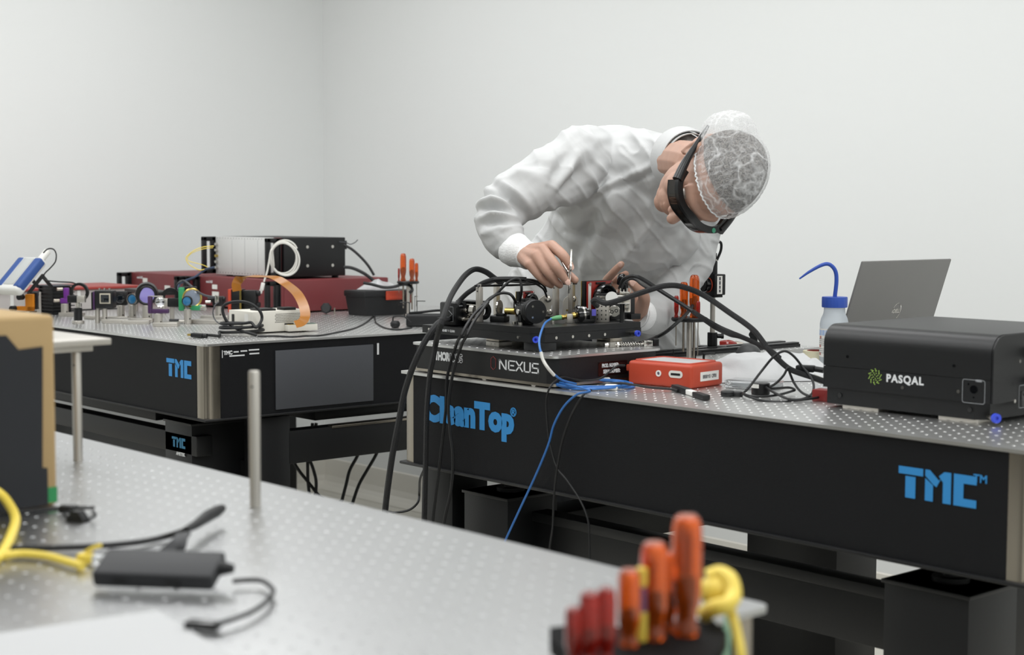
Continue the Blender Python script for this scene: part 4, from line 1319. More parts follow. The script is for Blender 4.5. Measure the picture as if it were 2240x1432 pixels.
cable('thick black cable arching from the red board over to the big unit', [(-2.266,2.23,1.052),(-2.258,2.211,1.061),(-2.239,2.202,1.067),(-2.214,2.199,1.061),(-2.189,2.197,1.064),(-2.169,2.221,1.074),(-2.143,2.253,1.088),(-2.121,2.279,1.097),(-2.099,2.303,1.095),(-2.07,2.335,1.078),(-1.999,2.335,1.045),(-1.959,2.333,1.027),(-1.932,2.332,1.011),(-1.903,2.332,0.983),(-1.882,2.338,0.963),(-1.859,2.347,0.945),(-1.821,2.358,0.934),(-1.797,2.369,0.926)], .0058, BRAID)
cable('thinner black cable running from the left hand down across the screwdrivers', [(-2.322,2.352,1.082),(-2.305,2.343,1.099),(-2.285,2.336,1.107),(-2.233,2.305,1.112),(-2.22,2.319,1.104),(-2.196,2.343,1.082),(-2.145,2.353,1.056),(-2.116,2.354,1.043)], .0042)
cable('black cable with a wide sleeve continuing down to the big unit', [(-2.122,2.355,1.045),(-2.087,2.355,1.029),(-2.068,2.375,1.012),(-2.017,2.356,1.004),(-1.99,2.356,0.999),(-1.943,2.362,0.984),(-1.909,2.354,0.975),(-1.89,2.352,0.965)], [.0046, .006, .0072, .0072, .0052, .0046, .0046, .0046], BRAID)
cable('small curl of black wire at the back of the left hand', [(-2.321,2.352,1.073),(-2.317,2.358,1.092),(-2.31,2.368,1.101),(-2.301,2.378,1.1),(-2.28,2.37,1.093),(-2.252,2.357,1.087),(-2.22,2.346,1.081)], .0024)
cable('black hose emerging from under the left sleeve', [(-2.287,2.379,0.966),(-2.372,2.51,0.964),(-2.356,2.53,0.977),(-2.342,2.547,0.995),(-2.361,2.603,1.014),(-2.386,2.653,1.031)], .0042)
# blue fibre
cable('blue fibre curving down from the green boot to its white sleeve', [(-2.316,2.148,1.026),(-2.283,2.102,1.022),(-2.228,2.042,1.014),(-2.186,1.997,1),(-2.17,1.983,0.988),(-2.16,1.978,0.977)], .0021, FIBER, name='fibre')
cable('white sleeve on the blue fibre in front of the breadboard corner', [(-2.161,1.978,0.979),(-2.157,1.98,0.964),(-2.15,1.986,0.949),(-2.156,2.008,0.933)], .003, LABEL, name='sleeve')
cl = []
c0 = Vector((-2.168,2.127,0.9))
for k in range(58):
    a = 2 * math.pi * k / 18 + 2.4
    w = 1 + .06 * math.sin(k * 1.3)
    cl.append(c0 + rt * (.074 * w * math.cos(a)) + fw * (.062 * w * math.sin(a)) + Vector((0, 0, .004 + .0016 * (k // 14) + .001 * math.sin(k))))
cable('blue fibre coil lying at the front edge with its tail hanging down', [(-2.157,2.008,0.935),(-2.174,2.047,0.919),(-2.206,2.116,0.904)] + [tuple(q) for q in cl] + [(-2.065,2.014,0.911),(-2.098,2.014,0.901),(-2.134,2.014,0.875),(-2.162,2.014,0.837),(-2.178,2.014,0.796),(-2.212,2.014,0.735),(-2.254,2.014,0.668),(-2.302,2.014,0.591),(-2.338,2.014,0.53)], .0022, FIBER, FG, name='fibre')
b = B(rotz(44)).box((0, 0, .006), (.044, .016, .012), .004)
single('coil_wrap', b, LABEL, 'white wrap on the far side of the blue fibre coil', 'wrap', 'wraps on the blue fibre coil', (-2.214,2.187,0.9), 0)
b = B(rotz(44)).box((0, 0, .006), (.026, .02, .012), .004)
single('coil_wrap', b, LABEL, 'white wrap on the near side of the blue fibre coil', 'wrap', 'wraps on the blue fibre coil', (-2.113,2.119,0.9), 0)
single('cable_tie', B().torus((-2.126,2.158,0.905), (.66, .75, 0), .006, .0012, 16, 6).torus((-2.116,2.156,0.906), (.5, .8, .3), .005, .001, 16, 6), CHROME, 'twisted silver tie on the right end of the blue coil', 'tie')
cable('thin black wire from the red plug, drooping over the table edge at left', [(-2.166,2.21,0.938),(-2.169,2.191,0.938),(-2.173,2.171,0.926),(-2.183,2.157,0.914),(-2.196,2.128,0.911),(-2.199,2.094,0.917),(-2.196,2.068,0.922),(-2.19,2.044,0.917)] + [(-2.177,2.016,0.906),(-2.186,2.016,0.881),(-2.183,2.016,0.838),(-2.175,2.016,0.799),(-2.156,2.016,0.756),(-2.127,2.016,0.734),(-2.09,2.016,0.7),(-2.069,2.016,0.666),(-2.065,2.016,0.629),(-2.064,2.016,0.59),(-2.063,2.016,0.525)], .0021, None, FG)
cable('thin black wire from the pen-shaped adapter, hanging down at right', [(-1.999,2.183,0.904),(-2.022,2.188,0.905),(-2.048,2.158,0.908),(-2.069,2.135,0.913),(-2.104,2.126,0.914),(-2.125,2.102,0.909),(-2.124,2.072,0.902)] + [(-2.084,2.014,0.899),(-2.114,2.014,0.86),(-2.137,2.014,0.812),(-2.152,2.014,0.756),(-2.161,2.014,0.699),(-2.164,2.014,0.641),(-2.173,2.014,0.591),(-2.18,2.014,0.512)], .0023, None, FG)
# loose loops by the puck
cable('loose loops of thin black cable standing up beside the big black unit', [(-1.879,2.228,0.903),(-1.87,2.24,0.919),(-1.89,2.296,0.941),(-1.877,2.314,0.968),(-1.867,2.326,0.979),(-1.859,2.335,0.98),(-1.849,2.345,0.97),(-1.838,2.356,0.951),(-1.815,2.35,0.936),(-1.791,2.33,0.922),(-1.774,2.303,0.91),(-1.769,2.277,0.904),(-1.771,2.244,0.901),(-1.784,2.215,0.9),(-1.81,2.201,0.902),(-1.846,2.205,0.906),(-1.864,2.215,0.909),(-1.847,2.205,0.908),(-1.828,2.21,0.906),(-1.816,2.254,0.907),(-1.831,2.313,0.908),(-1.833,2.327,0.91),(-1.853,2.334,0.912),(-1.873,2.311,0.91),(-1.869,2.287,0.915),(-1.845,2.268,0.913),(-1.804,2.239,0.911),(-1.768,2.233,0.905),(-1.746,2.258,0.906),(-1.745,2.29,0.907),(-1.75,2.315,0.905)], .0024, sub=8)
cable('thin black cable dropping in a sharp bend in front of the wipes', [(-1.864,2.292,0.915),(-1.856,2.303,0.924),(-1.848,2.313,0.938),(-1.844,2.32,0.952),(-1.841,2.322,0.941),(-1.834,2.327,0.922),(-1.794,2.296,0.912),(-1.77,2.292,0.906),(-1.754,2.309,0.901)], .0024)

# ---------------------------------------------------------------- things on the left-hand table
def LZ(p):
    return (p[0], p[1], ZT)


# two maroon rack units, a chassis on top
def rack_handle(x, y, z0, z1, d=.055):
    b = B()
    for q in ((y - d, y - d + .017, z0, z1), (y - .02, y, z0, z1), (y - d, y, z1 - .016, z1), (y - d, y, z0, z0 + .016)):
        b.bx(x - .008, x + .008, *q, .003)
    return b.bx(x - .012, x + .012, y - .004, y, z0, z1, .001)


def rack_unit(label, x0, x1, y0, y1, z0, z1, stickers):
    t = thing('rack_unit', label, 'rack unit', ((x0 + x1) / 2, (y0 + y1) / 2, ZT))
    ox, oy, oz = t.location
    a0, a1, b0, b1, c0, c1 = x0 - ox, x1 - ox, y0 - oy, y1 - oy, z0 - ZT, z1 - ZT
    cs = part('case', B().bx(a0 + .02, a1, b0 + .012, b1, c0, c1, .004), MAROON, t, 'maroon metal case')
    fp = part('front_panel', B().bx(a0, a1, b0, b0 + .0125, c0 + .002, c1 - .001, .002), MAROON, t)
    for hx_ in (a0 + .012, a1 - .012):
        part('handle', rack_handle(hx_, b0, c0 + .002, c1 - .002), BLACKA, t, 'black rack handle')
    for fx, fy in ((a0 + .04, b0 + .03), (a1 - .03, b0 + .03), (a0 + .04, b1 - .03), (a1 - .03, b1 - .03)):
        part('foot', B().cyl((fx, fy, 0), (fx, fy, c0), .012, n=14), BLACKR, t)
    part('lettering', on_front(text_b('neoLASE', .0125, .0003, .0002), a0 + .088, b0 - .0005, c1 - .02), WHITEL, fp)
    for sx, sz, sw, sh in stickers:
        part('sticker', B().box((a0 + sx, b0 - .0007, c0 + sz), (sw, .001, sh)), LABEL, fp, 'white sticker')
    return t


z2 = .905
rack_unit('dark red rack unit carrying the black and white chassis', -4.985, -4.43, 2.87, 3.32, z2, 1.012, ((.125, .07, .034, .016), (.13, .043, .045, .02)))
rack_unit('dark red rack unit at the left, partly hidden by the one carrying the chassis', -5.465, -5.0, 2.85, 3.3, z2, 1.012, ((.13, .078, .034, .016), (.14, .053, .04, .018), (.3, .055, .04, .018)))
t = thing('instrument_chassis', 'rack chassis with a white front and black side, on top of a dark red unit', 'rack unit', (-4.66, 3.04, 1.012))
part('case', B().bx(-.27, .165, -.115, .14, .008, .142, .002), BLACKP, t, 'black case')
fp = part('front_panel', B().bx(-.262, .118, -.128, -.115, .006, .142, .001), mk('white_front_panel', 'd4d5d3', .5), t, 'white front panel')
pt = B()
for k in range(20):
    pt.cyl((-.25 + .0185 * k, -.128, .136), (-.25 + .0185 * k, -.1285, .136), .0015, n=6).cyl((-.25 + .0185 * k, -.128, .013), (-.25 + .0185 * k, -.1285, .013), .0018, n=6)
part('perforation', pt, BLACKA, fp)
for k in range(1, 5):
    part('module_joint', B().bx(-.235 + .085 * k, -.2344 + .085 * k, -.1286, -.128, .016, .133), GREYL, fp)
for k in range(5):
    part('connector', B().cyl((-.25, -.128, .03 + .021 * k), (-.25, -.138, .03 + .021 * k), .005, n=12), CHROME if k != 2 else GOLD, fp)
part('front_panel', B().bx(.1185, .15, -.1275, -.115, .006, .142, .001), MAROON, t, 'maroon strip')
for hx_ in (-.275, .147):
    part('handle', rack_handle(hx_, -.122, .008, .141), BLACKA, t, 'black rack handle')
for yy in (-.02, .085):
    for zz in (.045, .11):
        part('screw', B().cyl((.165, yy, zz), (.1665, yy, zz), .0055, n=14), CHROME, t)
for fx, fy in ((-.23, -.09), (.13, -.09), (-.23, .12), (.13, .12)):
    part('foot', B().cyl((fx, fy, 0), (fx, fy, .008), .012, n=12), BLACKR, t)
part('socket', B().bx(.13, .15, .139, .146, .03, .055).bx(.14, .16, .139, .15, .1, .13), BLACKR, t)

# coil of pale cable with a plug, hung on the chassis handle
cp_ = []
c0 = Vector((-4.405,2.871,1.09))
for k in range(64):
    a = 2 * math.pi * k / 18 + .6
    w = 1 + .10 * math.sin(k * .29)
    cp_.append(c0 + rt * (.050 * w * math.cos(a) + .006 * math.sin(k * .31)) + Vector((0, 0, .054 * w * math.sin(a))) - fw * (.012 + .003 * (k // 18) + .004 * math.sin(k * .4)))
cp_ += [Vector(q) for q in [(-4.394,2.811,1.119),(-4.398,2.802,1.073),(-4.4,2.796,1.043),(-4.405,2.787,1.011)]]
b = B().tube(cp_, .0031, 8, 4)
q = Vector((-4.406,2.785,1.007))
o = single('coiled_cable', b, WHITEC, 'coil of pale cable with a plug, hanging on the front corner of the chassis', 'cable')
pl_ = B().box((0, 0, -.012), (.012, .009, .026), .002).box((-.002, 0, -.03), (.010, .006, .012), .0005)
pb = part('plug', pl_, LABEL, o, 'white plug')
pb.location = q - o.location
pb.rotation_euler = (0, .25, .7)
single('yellow_fibre', B().tube([(-4.389,2.59,1.132),(-4.412,2.565,1.129),(-4.43,2.542,1.118),(-4.443,2.526,1.102),(-4.446,2.521,1.091),(-4.44,2.527,1.074),(-4.428,2.539,1.063),(-4.416,2.552,1.055),(-4.403,2.567,1.058),(-4.391,2.581,1.061)], .0016, 6).tube([(-4.391,2.588,1.127),(-4.416,2.559,1.121),(-4.437,2.534,1.107),(-4.443,2.524,1.091),(-4.437,2.531,1.082),(-4.413,2.557,1.073),(-4.398,2.573,1.064)], .0013, 6), YELLOW, 'thin yellow fibre looping at the left of the chassis front', 'fibre')
cable('dark blue cable from the chassis front down behind the green mount', [(-4.384,2.589,1.064),(-4.401,2.569,1.058),(-4.412,2.556,1.047),(-4.381,2.513,1.034),(-4.355,2.465,1.025),(-4.322,2.426,1.015),(-4.279,2.398,1.001)], .0035, mk('navy_jacket', '27364f', .5))
cable('black power cable leaving the upper rear corner of the chassis', [(-4.36,3.078,1.131),(-4.341,3.098,1.116),(-4.319,3.121,1.088),(-4.3,3.138,1.059),(-4.286,3.151,1.028)], .0045)
cable('black mains cable leaving the lower rear of the chassis', [(-4.356,3.075,1.055),(-4.342,3.09,1.054),(-4.329,3.105,1.048),(-4.31,3.124,1.035),(-4.296,3.139,1.021),(-4.24,3.124,1.005)], .0055)
cable('thin grey wire sticking out above the chassis rear', [(-4.51, 3.14, 1.14)] + [(-4.48,3.17,1.136),(-4.469,3.182,1.13),(-4.459,3.195,1.136),(-4.452,3.203,1.146)], .0016, GREYP)
part_k = thing('star_grip', 'lobed black star grip lying under the edge of the dark red unit', 'grip', LZ((-4.322,2.978,0.9)))
part('grip', B(Matrix.Translation((0, 0, .02)) @ Matrix.Rotation(math.radians(75), 4, Vector((.66, .75, 0)))).lathe([(0, -.007), (.015, -.007), (.019, -.003), (.019, .004), (.015, .008), (0, .008)], (0, 0, 0), (0, 0, 1), 7), BLACKR, part_k)
part('stud', B().cyl((.02, .02, 0), (.02, .02, .022), .0025, n=8), STEELD, part_k)

# low unit with a red lid, meter and heat sink
ux = -5.0
ya, yb = 2.075, (-5,2.661,0.984)[1]
t = thing('laser_unit', 'low pale unit with a thin red lid behind the optics at far left', 'laser unit', (-5.15, (ya + yb) / 2, ZT))
hy_ = (yb - ya) / 2
part('body', B().bx(-.14, .14, -hy_ + .01, hy_ - .06, .004, .072, .003), mk('pale_grey_metal', 'b9b4b1', .5), t)
part('lid', B().bx(-.15, .15, -hy_, hy_, .0725, .081, .002), mk('red_lid', '9a3a34', .45), t, 'thin red lid')
for k in range(3):
    part('rib', B().bx(.14, .144, -hy_ + .1 + k * .12, -hy_ + .112 + k * .12, .004, .07), WHITEP, t)
p = (-4.672,2.042,0.993)
t = thing('power_meter', 'blue and white handheld meter propped up on a stand at far left', 'meter', (p[0], p[1], p[2]))
tm = Matrix.Scale(1.14, 4) @ Matrix.Rotation(math.radians(14), 4, 'Z') @ Matrix.Rotation(math.radians(44), 4, 'X')
part('body', B(tm).box((0, .045, .012), (.098, .128, .03), .011, seg=4), WHITEP, t)
part('screen', B(tm).bx(-.02, .022, .0, .1, .0272, .0282, .0004), mk('grey_display', 'b4b7b6', .25), t, 'pale grey display')
for xx in (-.0345, .036):
    part('grip', B(tm).box((xx, .048, .016), (.028, .112, .026), .007, seg=3), mk('meter_blue', '2f4f8e', .5), t, 'dark blue side band')
part('connector', B(tm).cyl((.028, .108, .012), (.028, .142, .012), .010, n=18, bev=.001), LABEL, t, 'white connector')
for xx in (-.03, .03):
    part('stand_leg', B(tm).box((xx, .05, -.022), (.01, .07, .008), .002).box((xx, .08, -.045), (.01, .008, .05), .002), BLACKR, t)
cable('thin black lead arching from the meter connector down to the heat sink', [(-4.608,2.112,1.112),(-4.602,2.12,1.122),(-4.595,2.129,1.126),(-4.587,2.138,1.122),(-4.581,2.142,1.107),(-4.582,2.139,1.085),(-4.591,2.126,1.065),(-4.601,2.114,1.05),(-4.604,2.109,1.037),(-4.597,2.116,1.027),(-4.575,2.14,1.023),(-4.546,2.172,1.021),(-4.537,2.183,1.017)], .0022)
t = thing('heat_sink', 'black finned heat sink box at far left behind the orange mount', 'heat sink', LZ((-4.901,2.291,0.9)), 8)
part('core', B().bx(-.04, .03, -.035, .035, .0, .092, .001).bx(-.048, -.04, -.04, .04, 0, .096, .001), BLACKA, t)
for k in range(8):
    part('fin', B().bx(-.038, .042, -.045, .042, .004 + .0112 * k, .0072 + .0112 * k, .0005), BLACKA, t)
part('top_plate', B().bx(-.045, .045, -.045, .045, .0935, .097, .001), GREYP, t)

# ---- optic mounts
PURP = mk('purple_anodized', '6a2c86', .35, var=.05)
PURPD = mk('dark_purple_anodized', '40244c', .38)
GRNA = mk('green_anodized', '2f8f5e', .38)
ORGA = mk('orange_anodized', 'd98414', .33)


def pedestal(t, H, r, plate=None, rz=0, holes=True):
    pp = part('post', B().cyl((0, 0, 0), (0, 0, H), r, n=22, bev=.0008), POST, t)
    if holes:
        a = math.radians(-42)
        c = Vector((math.cos(a), math.sin(a), 0))
        part('hole', B().cyl(c * r * .98 + Vector((0, 0, H * .35)), c * (r + .0003) + Vector((0, 0, H * .35)), .0022, n=8), BLACKA, pp)
    if plate:
        part('base', B(rotz(rz)).bx(plate[0], plate[1], plate[2], plate[3], 0, .011, .002), POST, t, 'flat steel base clamp')


def lens_cell(t, c, d, R, Lh, glass, body=None, mat_=None):
    d = Vector(d).normalized()
    c = Vector(c)
    part('lens_ring', B().lathe([(R * .82, -Lh), (R, -Lh), (R, 0), (R * .94, .0015), (R * .82, .0005), (R * .82, -Lh)], c, d, 28), mat_ or BLACKA, t)
    part('lens', B().lathe([(0, -.002), (R * .83, -.003), (R * .83, -.0008), (R * .5, .0004), (0, .001)], c, d, 28), glass, t, 'coated lens')


VW = Vector((.748, -.66, 0))      # toward the aisle the benches are seen from
ML = []
OG = 'optic mounts on the left-hand table'
GRPH = {}


def mount(label, px, rz=0):
    t = thing('optic_mount', label, 'optic mount', px, rz, OG)
    t.scale = (1.1, 1.1, 1.13)
    return t


t = mount('orange L-shaped mount with two black knobs at far left', LZ((-4.728,2.11,0.9)), 48)
pedestal(t, .022, .0062)
part('plate', B().bx(-.004, .02, -.008, .008, .022, .07, .002).bx(-.03, .02, -.008, .008, .022, .036, .002), ORGA, t, 'orange frame')
part('back_plate', B().bx(-.004, .026, .009, .024, .026, .074, .002), BLACKA, t)
for x, z in ((-.012, .062), (-.034, .029)):
    part('knob', B().cyl((x, -.002, z), (x - .006, -.022, z), .0085, n=16, bev=.001), BLACKR, t)
t = mount('slim steel post with a black clamp between the orange mount and the heat sink', LZ((-4.808,2.186,0.9)))
pedestal(t, .07, .0064)
part('clamp', B(rotz(40)).box((-.012, 0, .066), (.03, .014, .014), .002), BLACKA, t)
t = mount('bright purple mount with two small knobs in front of the heat sink', LZ((-4.777,2.26,0.9)), 48)
pedestal(t, .036, .011, (-.012, .06, -.018, .012), -10)
part('frame', B().bx(-.012, .012, -.006, .006, .037, .052, .002).bx(-.002, .013, -.006, .006, .05, .082, .002), PURP, t, 'purple frame')
for x, z in ((-.006, .078), (-.016, .045)):
    part('knob', B().cyl((x, 0, z), (x - .014, -.008, z), .005, n=12), STEELD, t)
t = mount('black graduated lens ring with a small steel cube, right of the bright purple mount', LZ((-4.437,2.142,0.9)), 48)
part('base', B().cyl((0, 0, 0), (0, 0, .008), .017, n=28, bev=.001), POST, t, 'round steel base')
part('holder', B().cyl((0, 0, .008), (0, 0, .042), .0115, n=20), BLACKA, t)
part('post', B().cyl((0, 0, .042), (0, 0, .062), .006, n=16), POST, t)
part('cube', B().box((.01, 0, .066), (.022, .016, .018), .001), POST, t, 'small steel cube')
part('arm', B().box((-.014, 0, .066), (.028, .014, .02), .002), BLACKA, t)
part('ring', B().ring((-.004, .03, .083), (0, 1, .05), .026, .019, .012, 36), BLACKA, t)
part('screw', B().cyl((.008, -.012, .045), (.008, -.012, .055), .006, n=14), CHROME, t)
t = mount('black cage cube with a purple edge and a square glass window', LZ((-4.405,2.214,0.9)), 48)
pedestal(t, .04, .0068, (-.006, .07, -.016, .016), 0)
part('post', B().cyl((-.022, .006, 0), (-.022, .006, .04), .0068, n=16), POST, t)
part('cage', B().bx(-.026, .026, -.012, .03, .04, .088, .003).bx(-.036, -.028, -.006, .03, .036, .084, .002), BLACKA, t)
part('edge', B().bx(-.029, -.024, -.014, .012, .036, .086, .001), PURPD, t, 'dark purple edge')
part('window', B().box((.005, -.0125, .067), (.03, .002, .028), .0005), mk('pale_frame', 'b9b3a2', .4), t)
part('prism', B().box((.005, -.0142, .067), (.023, .002, .021), .0004), GLASSD, t, 'dark glass face')
for k in range(3):
    part('screw', B().cyl((-.016 + .014 * k, .01, .088), (-.016 + .014 * k, .01, .094), .003, n=10), CHROME, t)
t = mount('black square lens mount right of the cage cube', LZ((-4.485,2.31,0.9)), 48)
pedestal(t, .042, .0105, (-.07, .02, -.016, .016), 8)
part('frame', B().box((0, .004, .061), (.036, .014, .04), .004), BLACKA, t)
lens_cell(t, (0, -.006, .061), (0, -1, 0), .0145, .006, GLASSD)
t = mount('round lens with a bright blue coating on a thick steel post', LZ((-4.444,2.328,0.9)), 48)
pedestal(t, .044, .0105)
lens_cell(t, (0, -.004, .06), (-.3, -1, .05), .0155, .016, GLASSB, None, BLACKA)
part('rim', B().ring((0, -.003, .06), (-.3, -1, .05), .0158, .0135, .004), POST, t, 'pale rim')
t = mount('large black lens tube with a violet coated lens', LZ((-4.36,2.334,0.9)), 40)
pedestal(t, .046, .013, (-.08, .02, -.018, .018), 5)
part('tube', B().cyl((-.02, .05, .076), (0, -.004, .076), .032, .030, n=32), BLACKA, t)
lens_cell(t, (.002, -.006, .074), (.25, -1, .05), .026, .01, GLASSP)
part('rear_post', B().cyl((-.02, .035, 0), (-.02, .035, .05), .0065, n=14), POST, t)
t = mount('dark purple mount with a small round mirror on a fat post and a long base', LZ((-4.181,2.275,0.9)), 48)
pedestal(t, .034, .0115, (-.012, .055, -.02, .02), 2)
part('frame', B().bx(-.026, -.016, -.012, .008, .034, .08, .002).bx(-.026, .03, -.01, .006, .034, .046, .003), PURPD, t, 'dark purple frame')
lens_cell(t, (.006, -.002, .064), (.3, -1, 0), .0145, .006, mk('mirror', 'd9dadf', .05, 1.0), None, CHROME)
part('top_clip', B().box((-.006, -.002, .079), (.04, .006, .003), .0005), POST, t)
t = mount('black lens ring behind a black cube with a steel end, on a slim post', LZ((-4.33,2.404,0.9)), 48)
pedestal(t, .042, .0062, None, 0, False)
part('cube', B().box((.006, -.002, .053), (.03, .022, .024), .001), BLACKA, t)
part('end_cube', B().box((-.018, -.002, .053), (.016, .02, .022), .001), POST, t, 'steel end cube')
part('ring', B().ring((-.012, .035, .066), (.2, -1, 0), .026, .015, .02, 32), BLACKA, t)
t = mount('green mount with a large clear lens and a smaller blue lens', LZ((-4.211,2.391,0.9)), 46)
pedestal(t, .04, .0105, (.0, .1, .01, .045), -12)
part('frame', B().bx(-.026, -.010, .0, .014, .035, .098, .003).bx(.004, .04, .0, .012, .036, .05, .004), GRNA, t, 'green frame')
lens_cell(t, (.012, .004, .07), (.2, -1, .1), .027, .006, mk('pale_coated_glass', '8d98a8', .04, coat=1.0, alpha=.75), None, GOLD)
lens_cell(t, (.001, -.012, .062), (-.1, -1, .05), .0145, .008, GLASSB)
part('knob', B().cyl((.04, -.006, .042), (.052, -.012, .042), .006, n=14), CHROME, t)
part('clamp', B().bx(-.03, .02, .014, .03, .088, .1, .002), BLACKA, t)
for lab, p0_, p1_ in (('long pale steel base bar between the cage cube and the dark purple mount', (-4.335,2.237,0.9), (-4.283,2.302,0.9)), ('pale steel base bar right of the green mount', (-4.231,2.43,0.9), (-4.263,2.52,0.9)), ('pale steel base bar at the foot of the graduated ring', (-4.611,2.256,0.9), (-4.515,2.273,0.9))):
    a, c = Vector(p0_), Vector(p1_)
    d = c - a
    b = B(rotz(math.degrees(math.atan2(d.y, d.x)), tuple((a + c) / 2))).box((0, 0, .0055), (d.length, .026, .011), .002)
    single('base_bar', b, POST, lab, 'base bar', 'loose base bars on the left-hand table')
t = thing('black_cover_plate', 'long low black plate behind the row of optic mounts', 'plate', LZ((-4.75,2.557,0.9)), -6)
part('plate', B().bx(-.16, .14, -.03, .03, .066, .078, .002), BLACKA, t)
for xx in (-.13, .11):
    part('post', B().cyl((xx, 0, 0), (xx, 0, .066), .0062, n=12), POST, t)
t = thing('end_cap', 'small black cap with a steel tip lying before the green mount', 'cap', LZ((-4.231,2.366,0.9)), 50)
part('cap', B().cyl((-.024, 0, .0075), (.006, 0, .0075), .0075, n=16, bev=.001), BLACKR, t)
part('tip', B().cyl((.006, 0, .0075), (.024, 0, .0075), .006, n=14), POST, t)

# fibre launcher behind the cable coil
t = mount('black fibre holder with a silver clamp between the green mount and the white box', LZ((-4.331,2.57,0.9)), 45)
pedestal(t, .038, .009, (-.05, .03, -.015, .015), 0)
part('holder', B().box((0, 0, .052), (.03, .03, .026), .003).cyl((-.03, 0, .056), (.02, .0, .056), .008, n=14), BLACKA, t)
part('clamp', B().box((.0, -.016, .058), (.012, .006, .022), .001).cyl((-.02, -.012, .05), (-.034, -.016, .05), .004, n=10), CHROME, t, 'silver clamp')
part('tag', B().box((-.046, -.014, .036), (.024, .001, .012)), LABEL, t, 'white tag')
cable('dark cable drooping from the dark red units to the fibre holder', [(-4.372,2.444,0.999),(-4.325,2.424,1.018),(-4.314,2.437,1.027),(-4.253,2.428,1.013),(-4.195,2.417,0.998),(-4.134,2.409,0.989),(-4.082,2.407,0.986)], .0036, GREYP)
cable('thin grey cable loop dropping from the fibre holder onto the table', [(-4.02,2.386,0.976),(-3.983,2.351,0.968),(-3.985,2.346,0.947),(-3.98,2.349,0.928),(-3.926,2.334,0.918),(-3.866,2.326,0.915)], .0018, GREYP)

# camera block with flexible ribbon, and its white driver box
p = (-4.437,2.722,0.9)
t = thing('modulator_head', 'black square head with a flexible ribbon on top, behind the white perforated box', 'modulator', (p[0], p[1], ZT), 42)
part('body', B().box((-.012, 0, .05), (.034, .05, .075), .002).box((.028, .004, .05), (.044, .04, .068), .002), BLACKA, t)
part('post', B().cyl((0, 0, 0), (0, 0, .014), .012, n=16), POST, t)
part('edge', B().bx(-.0005, .0055, -.027, -.024, .014, .088), GOLD, t, 'brass coloured edge')
part('flange', B().bx(-.04, -.03, -.026, .026, .012, .088, .001), REDBOX, t, 'red edge')
for zz in (.074, .036):
    part('knob', B().cyl((.05, .004, zz), (.06, .004, zz), .009, n=16), BLACKR, t)
A_ = math.radians(0)
YD = Vector((.2, 1, 0)).normalized()
rb = [(-4.089,2.492,1.002), (-4.092,2.491,1.022), (-4.086,2.499,1.038), (-4.053,2.507,1.048), (-3.993,2.515,1.049), (-3.932,2.524,1.048), (-3.872,2.529,1.029), (-3.741,2.478,1.009), (-3.66,2.445,0.98), (-3.622,2.425,0.954), (-3.615,2.409,0.937), (-3.622,2.392,0.931)]
sides = [Vector((.66, .75, 0))] * 3 + [Vector((.3, .95, 0.15))] * 3 + [Vector((.4, .9, .25))] * 3 + [Vector((.66, .75, 0))] * 3
b = B().ribbon([Vector(q) for q in rb], sides, .028, .0005)
single('ribbon_cable', b, mk('amber_polyimide', '9c6216', .3, var=.12, vs=30), 'wide amber flexible ribbon curving from the black head to the white box', 'ribbon cable')
p = (-3.768,2.387,0.9)
t = thing('driver_box', 'white box with a perforated side and a black switch, behind the cable coil', 'driver box', (p[0], p[1], ZT), -2)
WB = mk('warm_white_metal', 'd5d2c8', .5)
cs = part('case', B().bx(-.10, .03, -.06, .13, .004, .062, .001), WB, t)
pf = B()
for i in range(18):
    for j in range(6):
        pf.box((.0302, .016 + .0048 * i + (.0024 if j % 2 else 0), .030 + .0046 * j), (.0006, .0024, .0024))
part('perforation', pf, BLACKA, cs)
part('switch', B().box((-.075, -.0605, .04), (.012, .004, .022), .001), BLACKA, t, 'black rocker switch')
part('sticker', B().box((.0, -.0604, .042), (.022, .0006, .026)), LABEL, t)
part('slot', B().bx(.0302, .0308, .045, .075, .020, .026), BLACKA, cs)
part('shelf', B().bx(.03, .055, .045, .14, .004, .022, .001), WB, t)
part('card_edge', B().bx(.032, .05, .05, .072, .022, .0235), GOLD, t, 'brass contact strip')
part('circuit_board', B().bx(.032, .053, .08, .135, .0222, .0245), mk('grey_green_board', '5d6f66', .4), t)
part('connector', B().bx(-.05, .01, -.02, .03, .0621, .068, .001).bx(-.02, .02, .05, .09, .0621, .07, .001), BLACKA, t, 'black connectors on top')
for x, y in ((-.085, -.045), (.02, -.045), (-.085, .115), (.02, .115)):
    part('foot', B().cyl((x, y, 0), (x, y, .004), .006, n=10), BLACKR, t)
# display cable coil
c0 = Vector((-3.755,2.296,0.9))
cq = [Vector(q) for q in [(-3.737,2.171,0.906),(-3.711,2.178,0.906),(-3.683,2.187,0.906)]]
for k in range(40):
    a = 2 * math.pi * k / 17 + 3.6
    w = 1 + .08 * math.sin(k * 1.1)
    cq.append(c0 + rt * (.060 * w * math.cos(a) + .005 * math.sin(k * .4)) + fw * (.05 * w * math.sin(a)) + Vector((0, 0, .008 + .0007 * k)))
cq += [Vector(q) for q in [(-3.685,2.305,0.923),(-3.693,2.328,0.942),(-3.696,2.327,0.963),(-3.709,2.314,0.982),(-3.727,2.295,0.992),(-3.748,2.271,0.992),(-3.763,2.253,0.984),(-3.766,2.248,0.967),(-3.758,2.254,0.941),(-3.746,2.266,0.925),(-3.714,2.271,0.915),(-3.68,2.279,0.909),(-3.665,2.295,0.903)]]
o = single('display_cable', B().tube(cq, .0042, 10, 6), BLACKR, 'coil of black display cable with a loop standing up before the white box', 'cable')
pb = part('plug', B().box((0, 0, 0), (.034, .02, .0115), .003).cyl((.017, 0, 0), (.028, 0, 0), .0062, n=12), BLACKR, o, 'black plug')
